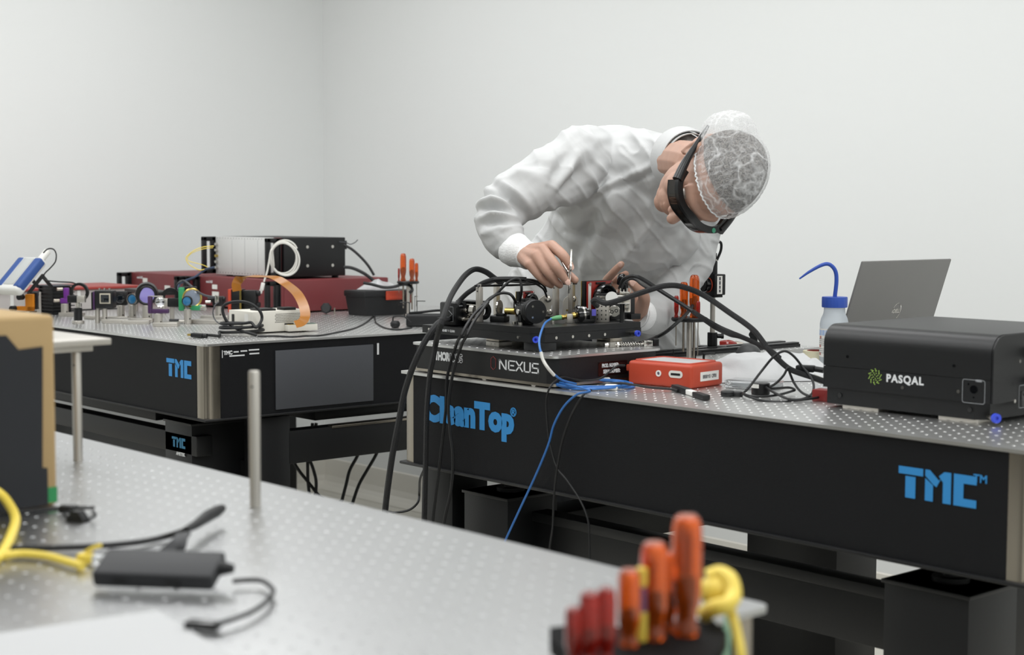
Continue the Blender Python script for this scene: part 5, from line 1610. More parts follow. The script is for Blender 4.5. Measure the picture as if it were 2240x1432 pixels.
part('contact', B().box((-.0215, 0, 0), (.011, .0145, .0055), .0006), GOLD, pb, 'gold coloured tip')
pb.location = Vector((-3.723,2.143,0.907)) - o.location
pb.rotation_euler = (0, .05, math.radians(35))
cable('thin black cable running along the near table edge past the toolbox', [(-3.642,2.282,0.902),(-3.613,2.318,0.903),(-3.569,2.347,0.902),(-3.572,2.394,0.902),(-3.56,2.434,0.902),(-3.625,2.537,0.902),(-3.7,2.64,0.902),(-3.804,2.748,0.902),(-3.936,2.869,0.902),(-4.116,3.025,0.903),(-3.99,2.936,0.902),(-3.854,2.841,0.902),(-3.685,2.745,0.902),(-3.61,2.722,0.902),(-3.595,2.741,0.902),(-3.634,2.808,0.902)], .0026, None, None)

# toolbox with tools on its lid, adapter, grommet
t = thing('toolbox', 'black plastic toolbox with a bright orange latch', 'toolbox', (-4.205, 3.11, ZT))
b = B()
def taper(x, y, z0, z1, k):
    return [(-x * k, -y * k, z0), (x * k, -y * k, z0), (x * k, y * k, z0), (-x * k, y * k, z0), (-x, -y, z1), (x, -y, z1), (x, y, z1), (-x, y, z1)]
hexf = [(3, 2, 1, 0), (4, 5, 6, 7), (0, 1, 5, 4), (1, 2, 6, 5), (2, 3, 7, 6), (3, 0, 4, 7)]
part('tub', B().add(taper(.055, .097, 0, .062, .9), hexf), BLACKR, t)
part('lid', B().box((0, 0, .0725), (.120, .204, .021), .005), BLACKR, t)
part('latch', B().box((.0615, .02, .066), (.008, .07, .03), .003).box((.066, .02, .06), (.003, .05, .012), .001), REDBOX, t, 'bright orange latch')
part('latch', B().box((.0615, .085, .052), (.006, .012, .028), .003), REDT, t)
t = thing('plastic_bag', 'crumpled clear plastic bag on top of the toolbox', 'bag', (-4.22, 3.12, ZT + .083), 20)
b = pile(-.05, .05, -.06, .06, .032, 7.0, 28, 28)
part('film', b, mk('bag_film', 'e2e4e6', .25, alpha=.6), t)
cable('black cables lying across the toolbox lid', [(-4.187,3.034,1.009),(-4.166,3.057,1.003),(-4.141,3.085,0.994),(-4.119,3.11,0.996),(-4.101,3.13,1.004),(-4.085,3.148,1.001)] + [(-4.054,3.136,0.987),(-4.06,3.129,0.978)], .005)
t = thing('power_adapter', 'black power adapter brick beside the left table corner cables', 'adapter', LZ((-3.678,2.897,0.9)), 52)
part('brick', B().box((0, 0, .019), (.12, .058, .036), .006, seg=3), BLACKR, t)
part('lead', B().tube([(.06, 0, .02), (.08, .0, .03), (.05, .02, .046), (-.02, .01, .041), (-.05, -.01, .04)], .004, 8), BLACKR, t)
t = thing('round_grommet', 'round black rubber grommet hanging off a thin cable by the adapter', 'grommet', LZ((-3.677,2.78,0.9)))
part('ball', B().lathe([(0, 0), (.010, .001), (.0145, .007), (.0145, .015), (.010, .021), (0, .022)], (0, 0, 0), (0, 0, 1), 24), BLACKR, t)
part('lead', B().tube([(-.004, -.006, .02), (.0, -.004, .034), (.018, .02, .033), (.03, .036, .016)], .0022, 8), BLACKR, t)
# cables under the left-hand table
for lab, pts in (('left one of the crossing black cables below the left table beam', [(-4.108,2.694,0.557),(-4.103,2.693,0.5),(-4.099,2.694,0.464),(-4.083,2.708,0.428),(-4.062,2.728,0.392),(-4.039,2.75,0.352),(-4.02,2.768,0.32),(-3.994,2.785,0.212),(-3.977,2.78,-0.003)]),
                 ('black cable hanging straight down below the left table beam', [(-4.064,2.746,0.579),(-4.066,2.737,0.514),(-4.068,2.73,0.471),(-4.066,2.728,0.428),(-4.063,2.727,0.392),(-4.057,2.728,0.349),(-4.052,2.729,0.306),(-4.033,2.717,-0.003)]),
                 ('curved black cable right of the hanging one below the left table beam', [(-4.056,2.755,0.579),(-4.062,2.741,0.514),(-4.064,2.734,0.471),(-4.055,2.741,0.435),(-4.047,2.746,0.399),(-4.045,2.744,0.363),(-4.045,2.738,0.313),(-4.029,2.722,-0.003)]),
                 ('bent black cable below the middle of the left table beam', [(-3.961,2.863,0.572),(-3.961,2.858,0.529),(-3.962,2.853,0.493),(-3.966,2.845,0.471),(-3.978,2.827,0.431),(-3.983,2.816,0.385),(-3.989,2.804,0.335),(-3.993,2.796,0.299),(-3.979,2.778,-0.003)]),
                 ('slanted black cable nearest the right table below the beam', [(-3.915,2.915,0.572),(-3.918,2.906,0.529),(-3.922,2.898,0.5),(-3.928,2.889,0.474),(-3.942,2.868,0.431),(-3.957,2.847,0.385),(-3.967,2.828,0.325),(-3.973,2.817,0.292),(-3.96,2.8,-0.003)]),
                 ('thin black cable curling on the floor beyond the right table corner', [(-2.687,2.122,0.689),(-2.81,2.205,0.644),(-2.97,2.32,0.589),(-3.126,2.44,0.525),(-3.127,2.436,0.498),(-3.141,2.418,0.478),(-3.164,2.391,0.471),(-3.179,2.373,0.47),(-3.19,2.356,0.425),(-3.185,2.343,0.261),(-3.169,2.333,0.003)])):
    cable(lab, pts, .0052 if 'thin' not in lab else .003, None, 'cables under the left-hand table')

# ---------------------------------------------------------------- things on the foreground table
def bare_post(name, label, p, H, parent=None):
    t = thing(name, label, 'post', (p[0], p[1], ZT), 0, 'bare steel posts on the foreground table')
    q = part('rod', B().lathe([(0, 0), (.0064, 0), (.0064, H - .0015), (.0055, H), (0, H)], (0, 0, 0), (0, 0, 1), 28), POST, t)
    c = Vector((.55, -.83, 0))
    part('hole', B().cyl(c * .0062 + Vector((0, 0, H - .018)), c * .0066 + Vector((0, 0, H - .018)), .0014, n=8), BLACKA, q)
    return t


bare_post('steel_post', 'bare steel post standing free in the middle of the foreground table', (-1.535,0.957,0.9), .158)
bare_post('steel_post', 'steel post under the small raised plate beside the cardboard box', (-1.982,0.953,0.9), .1495)
sx = -1.985
t = thing('raised_plate', 'small two-layer pale plate held up on a post behind the cardboard box', 'plate', (-2.06, .82, ZT + .1497))
part('lower_plate', B().bx(-.13, .085, -.2, .155, 0, .0085, .001), POST, t)
part('upper_plate', B().bx(-.14, .1, -.21, .175, .0088, .0175, .0015), POST, t)
# cardboard box with a black sheet
BX0, BX1, BY0, BY1, BH = -1.94, -1.69, .48, .787, .222
t = thing('cardboard_box', 'brown cardboard box with a black sheet on its side, at the left edge', 'box', ((BX0 + BX1) / 2, (BY0 + BY1) / 2, ZT))
w2, d2 = (BX1 - BX0) / 2, (BY1 - BY0) / 2
part('box', B().box((0, 0, BH / 2), (2 * w2, 2 * d2, BH), .006, seg=3), CARD, t)
m = Matrix(((0, 0, 1, 0), (1, 0, 0, 0), (0, 1, 0, 0), (0, 0, 0, 1)))
y9, y8 = (-1.688,0.771,1.086)[1] - (BY0 + BY1) / 2, (-1.688,0.742,1.088)[1] - (BY0 + BY1) / 2
z9 = (-1.688,0.771,1.086)[2] - ZT
z8 = (-1.688,0.741,1.091)[2] - ZT
part('black_sheet', B(m).prism([(-d2 + .004, .002), (y9 + .003, .002), (y9 + .003, .045), (y9 - .003, .046), (y9, z9), (y8, z9 - .002), (y8 - .014, z8 + .010), (-d2 + .004, z8 + .008)], w2, w2 + .002), mk('black_foam_sheet', '26282c', .8), t, 'black foam sheet')
part('green_tape', B(m).prism([(d2 - .03, .004), (d2 - .001, .004), (d2 - .001, .022), (d2 - .026, .022)], w2, w2 + .0006), GREENT, t, 'piece of green tape')
part('tape_lump', B().ell((.04, -.03, BH + .003), (.016, .028, .007)), mk('tan_tape', 'c29a5c', .6), t, 'tan tape curl')
# dock and cables
p = (-1.255,0.682,0.9)
t = thing('usb_hub', 'flat black hub with cables at both ends, lying on the foreground table', 'hub', (p[0], p[1], ZT), 41)
t.rotation_euler = (math.radians(19), 0, math.radians(41))
t.location.z = ZT + .0095
HUB = mk('black_matt_plastic', '232427', .55, var=.05)
part('case', B().box((0, 0, .0085), (.112, .044, .0155), .003, seg=3), HUB, t)
for xx in (-.03, .02):
    part('port', B().box((xx, -.0222, .0085), (.014, .0006, .0055)), BLACKA, t)
part('strain_relief', B().cyl((.055, .004, .009), (.068, .004, .009), .0075, .004, n=14), BLACKR, t)
cable('thin black lead curling from the right end of the hub to a plug', [(-1.207,0.728,0.907),(-1.203,0.74,0.907),(-1.192,0.749,0.907),(-1.165,0.742,0.907),(-1.147,0.732,0.907),(-1.126,0.713,0.907),(-1.106,0.688,0.907),(-1.095,0.665,0.907),(-1.09,0.649,0.907),(-1.088,0.639,0.907)], .0022, BLACKR)
b = B(rotz(225 - 12, (-1.1,0.635,0.905))).box((0, 0, 0), (.03, .011, .007), .002)
single('plug', b, BLACKG, 'black plug at the end of the hub lead beside the white paper', 'plug')
o = single('strapped_cable', B().tube([(-1.497,0.606,0.905),(-1.479,0.641,0.905),(-1.458,0.665,0.905),(-1.435,0.703,0.905),(-1.423,0.747,0.905),(-1.429,0.781,0.905),(-1.402,0.785,0.914),(-1.396,0.79,0.918)], .0032, 10), BLACKR, 'black cable with a strap and thick end behind the hub', 'cable')
part('sleeve', B().tube([Vector(q) - o.location for q in [(-1.391,0.785,0.918),(-1.409,0.807,0.918),(-1.436,0.835,0.918),(-1.456,0.859,0.918),(-1.468,0.873,0.918)]], [.0035, .005, .0065, .0065, .0045], 12), BLACKR, o)
b = B().ribbon([Vector(q) - o.location for q in [(-1.353,0.737,0.904),(-1.353,0.746,0.91),(-1.357,0.757,0.916),(-1.372,0.772,0.919)]], [Vector((.66, .75, 0))] * 4, .014, .0016)
part('strap', b.ribbon([Vector(q) - o.location for q in [(-1.347,0.75,0.904),(-1.345,0.754,0.912),(-1.353,0.761,0.918),(-1.366,0.771,0.921)]], [Vector((.66, .75, 0))] * 4, .008, .0016), HUB, o, 'flat strap')
cable('yellow cable curving in from the left edge of the picture, upper one', [(-1.665,0.686,0.941),(-1.665,0.707,0.926)] + [(-1.633,0.704,0.918),(-1.575,0.685,0.914),(-1.517,0.655,0.91),(-1.467,0.625,0.906),(-1.433,0.602,0.906)], .0052, YELLOW, 'yellow cables on the foreground table', n=12)
cable('yellow cable running along the table to the left end of the hub', [(-1.462,0.596,0.906),(-1.449,0.614,0.906),(-1.443,0.634,0.906),(-1.419,0.647,0.906),(-1.388,0.651,0.906),(-1.355,0.654,0.906)], .0042, YELLOW, 'yellow cables on the foreground table', n=12)
t = thing('network_plug', 'yellow and clear plug at the left end of the hub', 'plug', (-1.379,0.673,0.9), 41)
part('boot', B().box((-.004, 0, .0065), (.016, .013, .0105), .003).tube([(-.004, 0, .012), (.004, .0, .017), (.012, 0, .02)], .0022, 8), YELLOW, t)
part('shell', B().box((.0105, 0, .0065), (.012, .0115, .0085), .001), GLASS, t, 'clear plug shell')
p2, p1, p3 = Vector((-1.179,0.637,0.9)), Vector((-1.198,0.495,0.9)), Vector((-1.008,0.611,0.9))
q4 = p1 + (p3 - p2) * 1.2
q3 = p2 + (p3 - p2) * 1.2
p0_ = p2 + (p1 - p2) * 1.3
q4 = p0_ + (p3 - p2) * 1.2
ps = B().prism([(v.x, v.y) for v in (p2, p0_, q4, q3)], ZT, ZT + .0016)
single('paper_sheet', ps, PAPER, 'white paper lying at the bottom left on the foreground table', 'paper')
# small clips beside the box
t = thing('binder_clip', 'small black clip with two lever arms at the foot of the cardboard box', 'clip', (-1.586,0.761,0.9), 30)
part('spring', B().prism([(-.013, 0), (.013, 0), (.004, .012), (-.004, .012)], -.006, .006, Matrix.Rotation(math.radians(90), 4, 'X')), BLACKA, t)
part('lever', B().tube([(-.012, .0, .002), (-.02, .004, .007), (-.014, .008, .011)], .0016, 6), BLACKA, t)
part('lever', B().tube([(.012, .0, .002), (.02, .004, .007), (.014, .008, .011)], .0016, 6), BLACKA, t)
o = single('usb_lead', B().tube([(-1.668,0.697,0.904),(-1.661,0.726,0.904),(-1.655,0.75,0.904),(-1.65,0.768,0.904)], .0026, 8), BLACKR, 'black lead with a plug running along the foot of the cardboard box', 'cable')
part('plug', B(rotz(38, Vector((-1.63,0.771,0.906)) - o.location)).box((0, 0, 0), (.02, .012, .009), .002), BLACKR, o)
part('plug_tip', B(rotz(48, Vector((-1.625,0.786,0.906)) - o.location)).box((0, 0, 0), (.026, .005, .003), .001).box((.0, .006, 0), (.024, .003, .003), .001), BLACKA, o)

# ---------------------------------------------------------------- the person
HIP = Vector((-2.867,2.787,1.007))
person = thing('person', 'person in white coat, white bouffant cap and black goggles bending over the optics with tweezers', 'person', (HIP.x - .05, HIP.y, 0))
PO = Vector(person.location)


def loc(p):
    return Vector(p) - PO


def blob(name, b, voxel, smooth=3, fac=.6):
    """fuse overlapping shapes into one continuous skin"""
    me = bpy.data.meshes.new(name)
    me.from_pydata(b.v, [], b.f)
    o = bpy.data.objects.new(name, me)
    COL.objects.link(o)
    r = o.modifiers.new('fuse', 'REMESH')
    r.mode = 'VOXEL'
    r.voxel_size = voxel
    s_ = o.modifiers.new('soft', 'SMOOTH')
    s_.iterations = smooth
    s_.factor = fac
    dg = bpy.context.evaluated_depsgraph_get()
    dg.update()
    out = bpy.data.meshes.new_from_object(o.evaluated_get(dg))
    bpy.data.objects.remove(o)
    bpy.data.meshes.remove(me)
    return out


def chain(b, pts, rad, n=14, sub=5):
    b.tube([loc(p) for p in pts], list(rad), n, sub)
    b.ell(loc(pts[0]), rad[0])
    b.ell(loc(pts[-1]), rad[-1] * .98)


# head frame: HL person's left, HF forward, HU up
HU = Vector((0.997,-0.078,0.01)).normalized()
HF = Vector((-0.043,-0.652,-0.756))
HF = (HF - HU * HF.dot(HU)).normalized()
HL = HU.cross(HF)
HO = Vector((-2.152,2.449,1.316)) - PO
HM = basis(HO, HL, HF, HU)


def hp(l, f, u):
    return HM @ Vector((l, f, u))


HR = HM.to_3x3().to_4x4()
SKIN = mk('skin', 'b18c7a', .5, sss=.12, var=.1, vs=40, bump=.08, bs=500)
sk = B()
for c, r in (((0, -.008, .03), (.074, .096, .086)), ((0, .026, -.04), (.058, .06, .075)), ((0, .032, -.083), (.043, .046, .032)), ((0, .068, -.1), (.023, .02, .019)),
             ((0, .058, -.068), (.037, .036, .042)), ((0, .05, -.088), (.034, .036, .03)), ((.036, .052, -.035), (.027, .03, .034)), ((-.036, .052, -.035), (.027, .03, .034)), ((0, .086, -.066), (.023, .011, .0075)), ((0, .084, -.0785), (.021, .011, .0075)),
             ((.012, .098, -.044), (.008, .010, .007)), ((-.012, .098, -.044), (.008, .010, .007)), ((0, -.05, -.03), (.06, .05, .06))):
    sk.ell(hp(*c), r, HR, 24, 16)
sk.tube([hp(0, .084, .006), hp(0, .098, -.018), hp(0, .113, -.04), hp(0, .108, -.046)], [.0085, .0095, .0125, .009], 12)
sk.tube([hp(-.05, .066, .016), hp(-.025, .084, .017), hp(0, .087, .014), hp(.025, .084, .017), hp(.05, .066, .016)], [.011] * 5, 10)
for s_ in (-1, 1):
    sk.tube([hp(s_ * .074, -.002, -.03), hp(s_ * .081, -.012, -.012), hp(s_ * .085, -.018, .01), hp(s_ * .084, -.008, .022), hp(s_ * .079, .004, .012)], [.007, .006, .006, .006, .005], 10)
    sk.ell(hp(s_ * .077, -.006, -.004), (.005, .014, .022), HR)
# neck, trunk and arms
NB = (-2.441,2.612,1.36)
SR, SL = (-2.614,2.537,1.362), (-2.571,2.849,1.271)
chain(sk, [HM @ Vector((0, -.03, -.05)) + PO, HM @ Vector((0, -.045, -.1)) + PO, NB], (.05, .047, .048))
chain(sk, [NB, (-2.607,2.691,1.302), (-2.735,2.743,1.18), (-2.857,2.801,1.037)], (.045, .1, .1, .11))
chain(sk, [SR, (-2.609,2.63,1.329), (-2.592,2.739,1.314), SL], (.05, .07, .07, .05))
ELR, WRR = (-2.6,2.251,1.238), (-2.493,2.231,1.152)
ELL, WRL = (-2.524,2.724,1.029), (-2.449,2.549,1.011)
chain(sk, [SR, (-2.604,2.391,1.304), ELR], (.048, .043, .037))
chain(sk, [ELR, (-2.55,2.234,1.187), WRR], (.038, .036, .026))
chain(sk, [SL, (-2.579,2.825,1.137), ELL], (.045, .036, .03))
chain(sk, [ELL, (-2.489,2.64,1.01), WRL], (.03, .03, .025))
# right hand
RH = dict(index=([(-2.415,2.241,1.172), (-2.374,2.233,1.154), (-2.363,2.237,1.14), (-2.358,2.241,1.129)], (.0122, .0112, .0098, .0084)),
          middle=([(-2.412,2.211,1.165), (-2.37,2.206,1.134), (-2.361,2.218,1.113), (-2.357,2.229,1.099)], (.0122, .0112, .0096, .0082)),
          ring=([(-2.414,2.192,1.152), (-2.384,2.198,1.12), (-2.379,2.214,1.101), (-2.379,2.231,1.09)], (.0114, .0102, .0090, .0077)),
          little=([(-2.421,2.182,1.134), (-2.404,2.195,1.109), (-2.399,2.209,1.096), (-2.397,2.223,1.089)], (.0104, .0092, .0081, .0070)))
for k, (pts, rr) in RH.items():
    chain(sk, pts, rr, 12)
    chain(sk, [WRR, (Vector(WRR) * .45 + Vector(pts[0]) * .55), pts[0]], (.022, .0155, rr[0]), 12)
chain(sk, [(-2.47,2.229,1.137), (-2.43,2.261,1.122), (-2.387,2.259,1.112), (-2.358,2.255,1.101)], (.018, .0125, .0105, .0082), 12)
chain(sk, [WRR, (-2.451,2.228,1.143), (-2.433,2.248,1.149)], (.024, .024, .014), 12)
# left hand
LH = dict(index=([(-2.451,2.507,1.063), (-2.498,2.486,1.08), (-2.453,2.464,1.109), (-2.429,2.464,1.128)], (.0115, .0105, .0092, .0078)),
          middle=([(-2.455,2.516,1.047), (-2.507,2.504,1.059), (-2.475,2.498,1.091), (-2.449,2.499,1.105)], (.0115, .0102, .009, .0078)),
          ring=([(-2.457,2.527,1.033), (-2.506,2.518,1.037), (-2.489,2.509,1.061), (-2.467,2.505,1.074)], (.0114, .0102, .0090, .0077)),
          little=([(-2.46,2.538,1.02), (-2.496,2.527,1.018), (-2.49,2.521,1.038), (-2.476,2.522,1.049)], (.0104, .0092, .0081, .0070)))
for k, (pts, rr) in LH.items():
    chain(sk, pts, rr, 12)
    chain(sk, [WRL, (Vector(WRL) * .4 + Vector(pts[0]) * .6), pts[0]], (.022, .016, rr[0]), 12)
chain(sk, [(-2.429,2.528,1.024), (-2.394,2.502,1.053), (-2.392,2.484,1.072), (-2.4,2.469,1.086)], (.017, .0135, .0115, .0092), 12)
# legs
FR, FL = Vector((HIP.x - .03, HIP.y - .14, 0)), Vector((HIP.x - .03, HIP.y + .14, 0))
for ft, hpx in ((FR, (HIP.x, HIP.y - .09, .93)), (FL, (HIP.x, HIP.y + .09, .93))):
    chain(sk, [hpx, (ft.x + .02, ft.y, .5), (ft.x, ft.y, .09)], (.085, .058, .04))
    chain(sk, [(ft.x - .03, ft.y, .045), (ft.x + .14, ft.y, .035)], (.04, .033))
body = part('body', blob('body', sk, .0023, 3, .5), SKIN, person)
body.data.materials.append(SKIN)
body.data.shade_smooth()

# nails
NAIL = mk('nail', 'd9b3a4', .3)
vw = Vector((.748, -.66, .0))
for (pts, rr), nm in ((RH['index'], 1), (RH['middle'], 1), (([(-2.392,2.484,1.072), (-2.4,2.469,1.086)], (.0115, .0092)), 2), (LH['index'], 1)):
    a, c = Vector(pts[-2]), Vector(pts[-1])
    d = (c - a).normalized()
    up = (vw + Vector((0, 0, .25)))
    up = (up - d * up.dot(d)).normalized()
    sd_ = d.cross(up)
    m = basis(loc(c + d * .0015 + up * (rr[-1] * .86)), sd_, d, up)
    nb_ = B().ell((0, 0, 0), (rr[-1] * .72, rr[-1] * .9, .0016), None, 16, 8)
    nb_.v = [tuple(m @ Vector(v)) for v in nb_.v]
    part('fingernail', nb_, NAIL, person)
for s_ in (-1, 1):
    part('eye', B().ell(hp(s_ * .031, .072, -.002), (.0122, .0122, .0122)), mk('eye_white', 'd8d4cc', .2), person)

# ---- coat
ct = B()
chain(ct, [(-2.922,2.742,0.894), (-2.903,2.702,1.021), (-2.747,2.685,1.186), (-2.614,2.611,1.336)], (.17, .135, .115, .118), 20)
chain(ct, [(-2.841,2.955,0.888), (-2.799,2.91,1.012), (-2.712,2.871,1.133), (-2.58,2.839,1.271)], (.16, .125, .118, .10), 20)
chain(ct, [(-2.821,2.781,1.027), (-2.662,2.733,1.159), (-2.551,2.657,1.253)], (.14, .125, .11), 20)
chain(ct, [(-2.62,2.618,1.332), (-2.519,2.614,1.351), (-2.455,2.602,1.352), (-2.407,2.59,1.355), (-2.34,2.567,1.357)], (.112, .085, .071, .064, .058), 20)
chain(ct, [(-2.552,2.658,1.269), (-2.464,2.627,1.319)], (.10, .066), 20)
chain(ct, [(-2.643,2.588,1.296), (-2.55,2.609,1.285), (-2.487,2.643,1.285)], (.10, .10, .075), 20)
chain(ct, [(-2.692,2.665,1.192), (-2.58,2.68,1.204), (-2.558,2.735,1.204)], (.11, .11, .09), 20)
chain(ct, [(-2.615,2.536,1.364), (-2.596,2.409,1.321), (-2.591,2.304,1.28), (-2.588,2.25,1.246), (-2.576,2.23,1.216), (-2.545,2.224,1.183), (-2.519,2.225,1.163)], (.085, .070, .062, .0545, .052, .0465, .0355), 20)
chain(ct, [(-2.584,2.864,1.271), (-2.57,2.837,1.154), (-2.556,2.784,1.077), (-2.525,2.722,1.027), (-2.496,2.647,1.005), (-2.466,2.582,1.007)], (.095, .070, .058, .054, .047, .040), 20)
cm_ = blob('coat', ct, .0042, 6, .6)
co = np.empty(len(cm_.vertices) * 3, dtype=np.float64)
cm_.vertices.foreach_get('co', co)
co = co.reshape(-1, 3)
no = np.empty_like(co)
cm_.vertex_normals.foreach_get('vector', no.ravel()) if hasattr(cm_, 'vertex_normals') else cm_.vertices.foreach_get('normal', no.ravel())
vd = np.array((-.748, .66, -.073))
vd /= np.linalg.norm(vd)


def seg_dist(P, a, c):
    ab = c - a
    Q = P - a
    Q = Q - (Q @ vd)[:, None] * vd
    av = ab - (ab @ vd) * vd
    t = np.clip((Q @ av) / (av @ av), 0, 1)
    d = P - (a + t[:, None] * ab)
    al = d @ vd
    d = d - (al * .97)[:, None] * vd
    return np.linalg.norm(d, axis=1) + np.where(np.abs(al) > .15, 9.0, 0.0), t


disp = np.zeros(len(co))
face = (no @ vd < .25)


def fold(pts, amp, w):
    w = w * 1.35
    P = [np.array(loc(p)) for p in pts]
    best = np.full(len(co), 9.0)
    tt = np.zeros(len(co))
    for i in range(len(P) - 1):
        d, t = seg_dist(co, P[i], P[i + 1])
        k = d < best
        best[k] = d[k]
        tt[k] = (i + t[k]) / (len(P) - 1)
    prof = np.exp(-(best / w) ** 2) - .45 * np.exp(-(best / (2.3 * w)) ** 2)
    disp[face] += (amp * prof * (.25 + .75 * np.sin(np.pi * np.clip(tt, .02, .98))))[face]


G = .019
fold([(-2.568,2.483,1.36),(-2.581,2.464,1.323),(-2.601,2.438,1.283),(-2.616,2.417,1.255)], -.9 * G, .011)
fold([(-2.593,2.456,1.376),(-2.606,2.438,1.335),(-2.618,2.418,1.287)], -1.0 * G, .010)
fold([(-2.547,2.508,1.375),(-2.565,2.483,1.33),(-2.584,2.457,1.288)], -.8 * G, .012)
fold([(-2.58,2.47,1.367),(-2.593,2.451,1.325),(-2.611,2.426,1.28)], .9 * G, .010)
fold([(-2.459,2.605,1.345),(-2.496,2.561,1.326),(-2.536,2.513,1.297),(-2.579,2.46,1.267)], .7 * G, .007)
fold([(-2.456,2.607,1.331),(-2.492,2.564,1.312),(-2.532,2.516,1.285),(-2.574,2.465,1.257)], -.4 * G, .006)
fold([(-2.618,2.565,1.246),(-2.627,2.55,1.199),(-2.633,2.538,1.156),(-2.635,2.532,1.119)], -1.1 * G, .012)
fold([(-2.634,2.539,1.178),(-2.629,2.54,1.13),(-2.623,2.541,1.085)], 1.0 * G, .009)
fold([(-2.523,2.604,1.306),(-2.524,2.597,1.258),(-2.52,2.596,1.205)], -.7 * G, .012)
fold([(-2.521,2.674,1.236),(-2.544,2.643,1.189),(-2.562,2.618,1.149),(-2.582,2.591,1.112)], 1.0 * G, .010)
fold([(-2.495,2.7,1.205),(-2.521,2.665,1.157),(-2.547,2.631,1.108),(-2.566,2.605,1.076)], -.7 * G, .012)
fold([(-2.65,2.455,1.255),(-2.626,2.48,1.239),(-2.589,2.521,1.23)], -.5 * G, .009)
fold([(-2.66,2.443,1.249),(-2.655,2.444,1.215),(-2.651,2.445,1.175)], -.5 * G, .009)
fold([(-2.556,2.563,1.279),(-2.56,2.553,1.226),(-2.571,2.534,1.173),(-2.575,2.524,1.121)], .8 * G, .013)
fold([(-2.501,2.627,1.29),(-2.502,2.621,1.253),(-2.493,2.628,1.216)], .8 * G, .010)
fold([(-2.485,2.785,1.183),(-2.504,2.758,1.14),(-2.537,2.715,1.091)], .9 * G, .012)
fold([(-2.472,2.795,1.14),(-2.491,2.769,1.096),(-2.514,2.739,1.064)], -.8 * G, .010)
fold([(-2.625,2.477,1.205),(-2.606,2.497,1.184),(-2.585,2.518,1.173)], .6 * G, .010)
fold([(-2.781,2.593,1.108),(-2.798,2.571,1.091),(-2.827,2.537,1.078)], .6 * G, .012)
fold([(-2.589,2.225,1.304),(-2.566,2.248,1.276),(-2.547,2.268,1.251),(-2.536,2.278,1.233)], -1.3 * G, .008)
fold([(-2.58,2.236,1.308),(-2.557,2.26,1.282),(-2.539,2.277,1.258)], .9 * G, .008)
fold([(-2.611,2.198,1.276),(-2.59,2.222,1.282),(-2.57,2.244,1.274)], -.8 * G, .006)
fold([(-2.61,2.196,1.259),(-2.587,2.224,1.266),(-2.564,2.249,1.258)], .8 * G, .006)
fold([(-2.61,2.196,1.244),(-2.585,2.224,1.25),(-2.559,2.253,1.242)], -.8 * G, .006)
fold([(-2.606,2.198,1.228),(-2.581,2.227,1.236),(-2.554,2.256,1.228)], .8 * G, .006)
fold([(-2.587,2.187,1.212),(-2.563,2.216,1.22),(-2.535,2.247,1.217)], -.7 * G, .006)
fold([(-2.581,2.192,1.195),(-2.557,2.22,1.207),(-2.529,2.252,1.205)], .7 * G, .0065)
fold([(-2.549,2.194,1.162),(-2.534,2.214,1.182),(-2.511,2.242,1.195)], -.6 * G, .006)
fold([(-2.537,2.207,1.146),(-2.525,2.223,1.167),(-2.505,2.247,1.187)], .6 * G, .006)
fold([(-2.644,2.316,1.313),(-2.624,2.34,1.324),(-2.6,2.366,1.31)], .6 * G, .009)
fold([(-2.632,2.332,1.337),(-2.608,2.36,1.344),(-2.58,2.39,1.331)], -.5 * G, .010)
fold([(-2.645,2.478,1.416),(-2.619,2.508,1.418),(-2.592,2.537,1.404),(-2.561,2.573,1.416)], .5 * G, .010)
fold([(-2.473,2.594,0.983),(-2.467,2.603,1.006),(-2.473,2.601,1.036)], .45 * G, .006)
fold([(-2.46,2.608,0.966),(-2.454,2.617,0.996),(-2.461,2.613,1.033)], -.45 * G, .006)
fold([(-2.447,2.623,0.973),(-2.441,2.632,1.001),(-2.448,2.628,1.036)], .45 * G, .007)
fold([(-2.448,2.653,0.982),(-2.443,2.662,1.01),(-2.449,2.659,1.042)], -.4 * G, .007)
# long slanting folds of the body, rings on the forearm, and soft buckling of the cloth
ACR, ALG = Vector((0.555,0.548,0.628)).normalized(), Vector((-0.454,-0.429,0.776)).normalized()
FA = (Vector((-2.545,2.224,1.183)) - Vector((-2.59,2.249,1.244))).normalized()
EL = loc((-2.578,2.245,1.226))
CU1, CU2 = loc((-2.519,2.225,1.163)), loc((-2.464,2.577,1.007))
for i in range(len(co)):
    q = Vector(co[i])
    u, v = q.dot(ACR), q.dot(ALG)
    n1 = noise.noise(Vector((u * 15 + .6 * noise.noise(q * 5), v * 3.2, 1.7)))
    n2 = noise.noise(Vector((u * 30 + 5, v * 7 + .8 * noise.noise(q * 9), 7.1)))
    arm = 1 / (1 + math.exp((( q - EL).length - .13) * 40))
    d = .0125 * ((1 - min(1, abs(n1) * 2.6)) ** 2 - .3) + .0055 * ((1 - min(1, abs(n2) * 2.8)) ** 2 - .3)
    w = (q - EL).dot(FA)
    n3 = noise.noise(Vector((w * 34 + 1.5 * noise.noise(q * 11), v * 5, 3.3)))
    dr = .010 * ((1 - min(1, abs(n3) * 2.6)) ** 2 - .3)
    cuf = min(1, max(0, min((q - CU1).length, (q - CU2).length) - .03) / .05)
    disp[i] *= cuf
    fc = cuf * min(1, max(0, -float(no[i] @ vd) * 1.25)) ** .6
    disp[i] += (.85 * d * (1 - .8 * arm) + .45 * dr * arm) * (.25 + .75 * fc) + cuf * .004 * noise.noise(q * 8.0)
co += no * disp[:, None]
cm_.vertices.foreach_set('co', co.ravel())
cm_.update()
COAT = mk('cleanroom_fabric', 'c0c1c1', .7, var=.01, spec=.3)


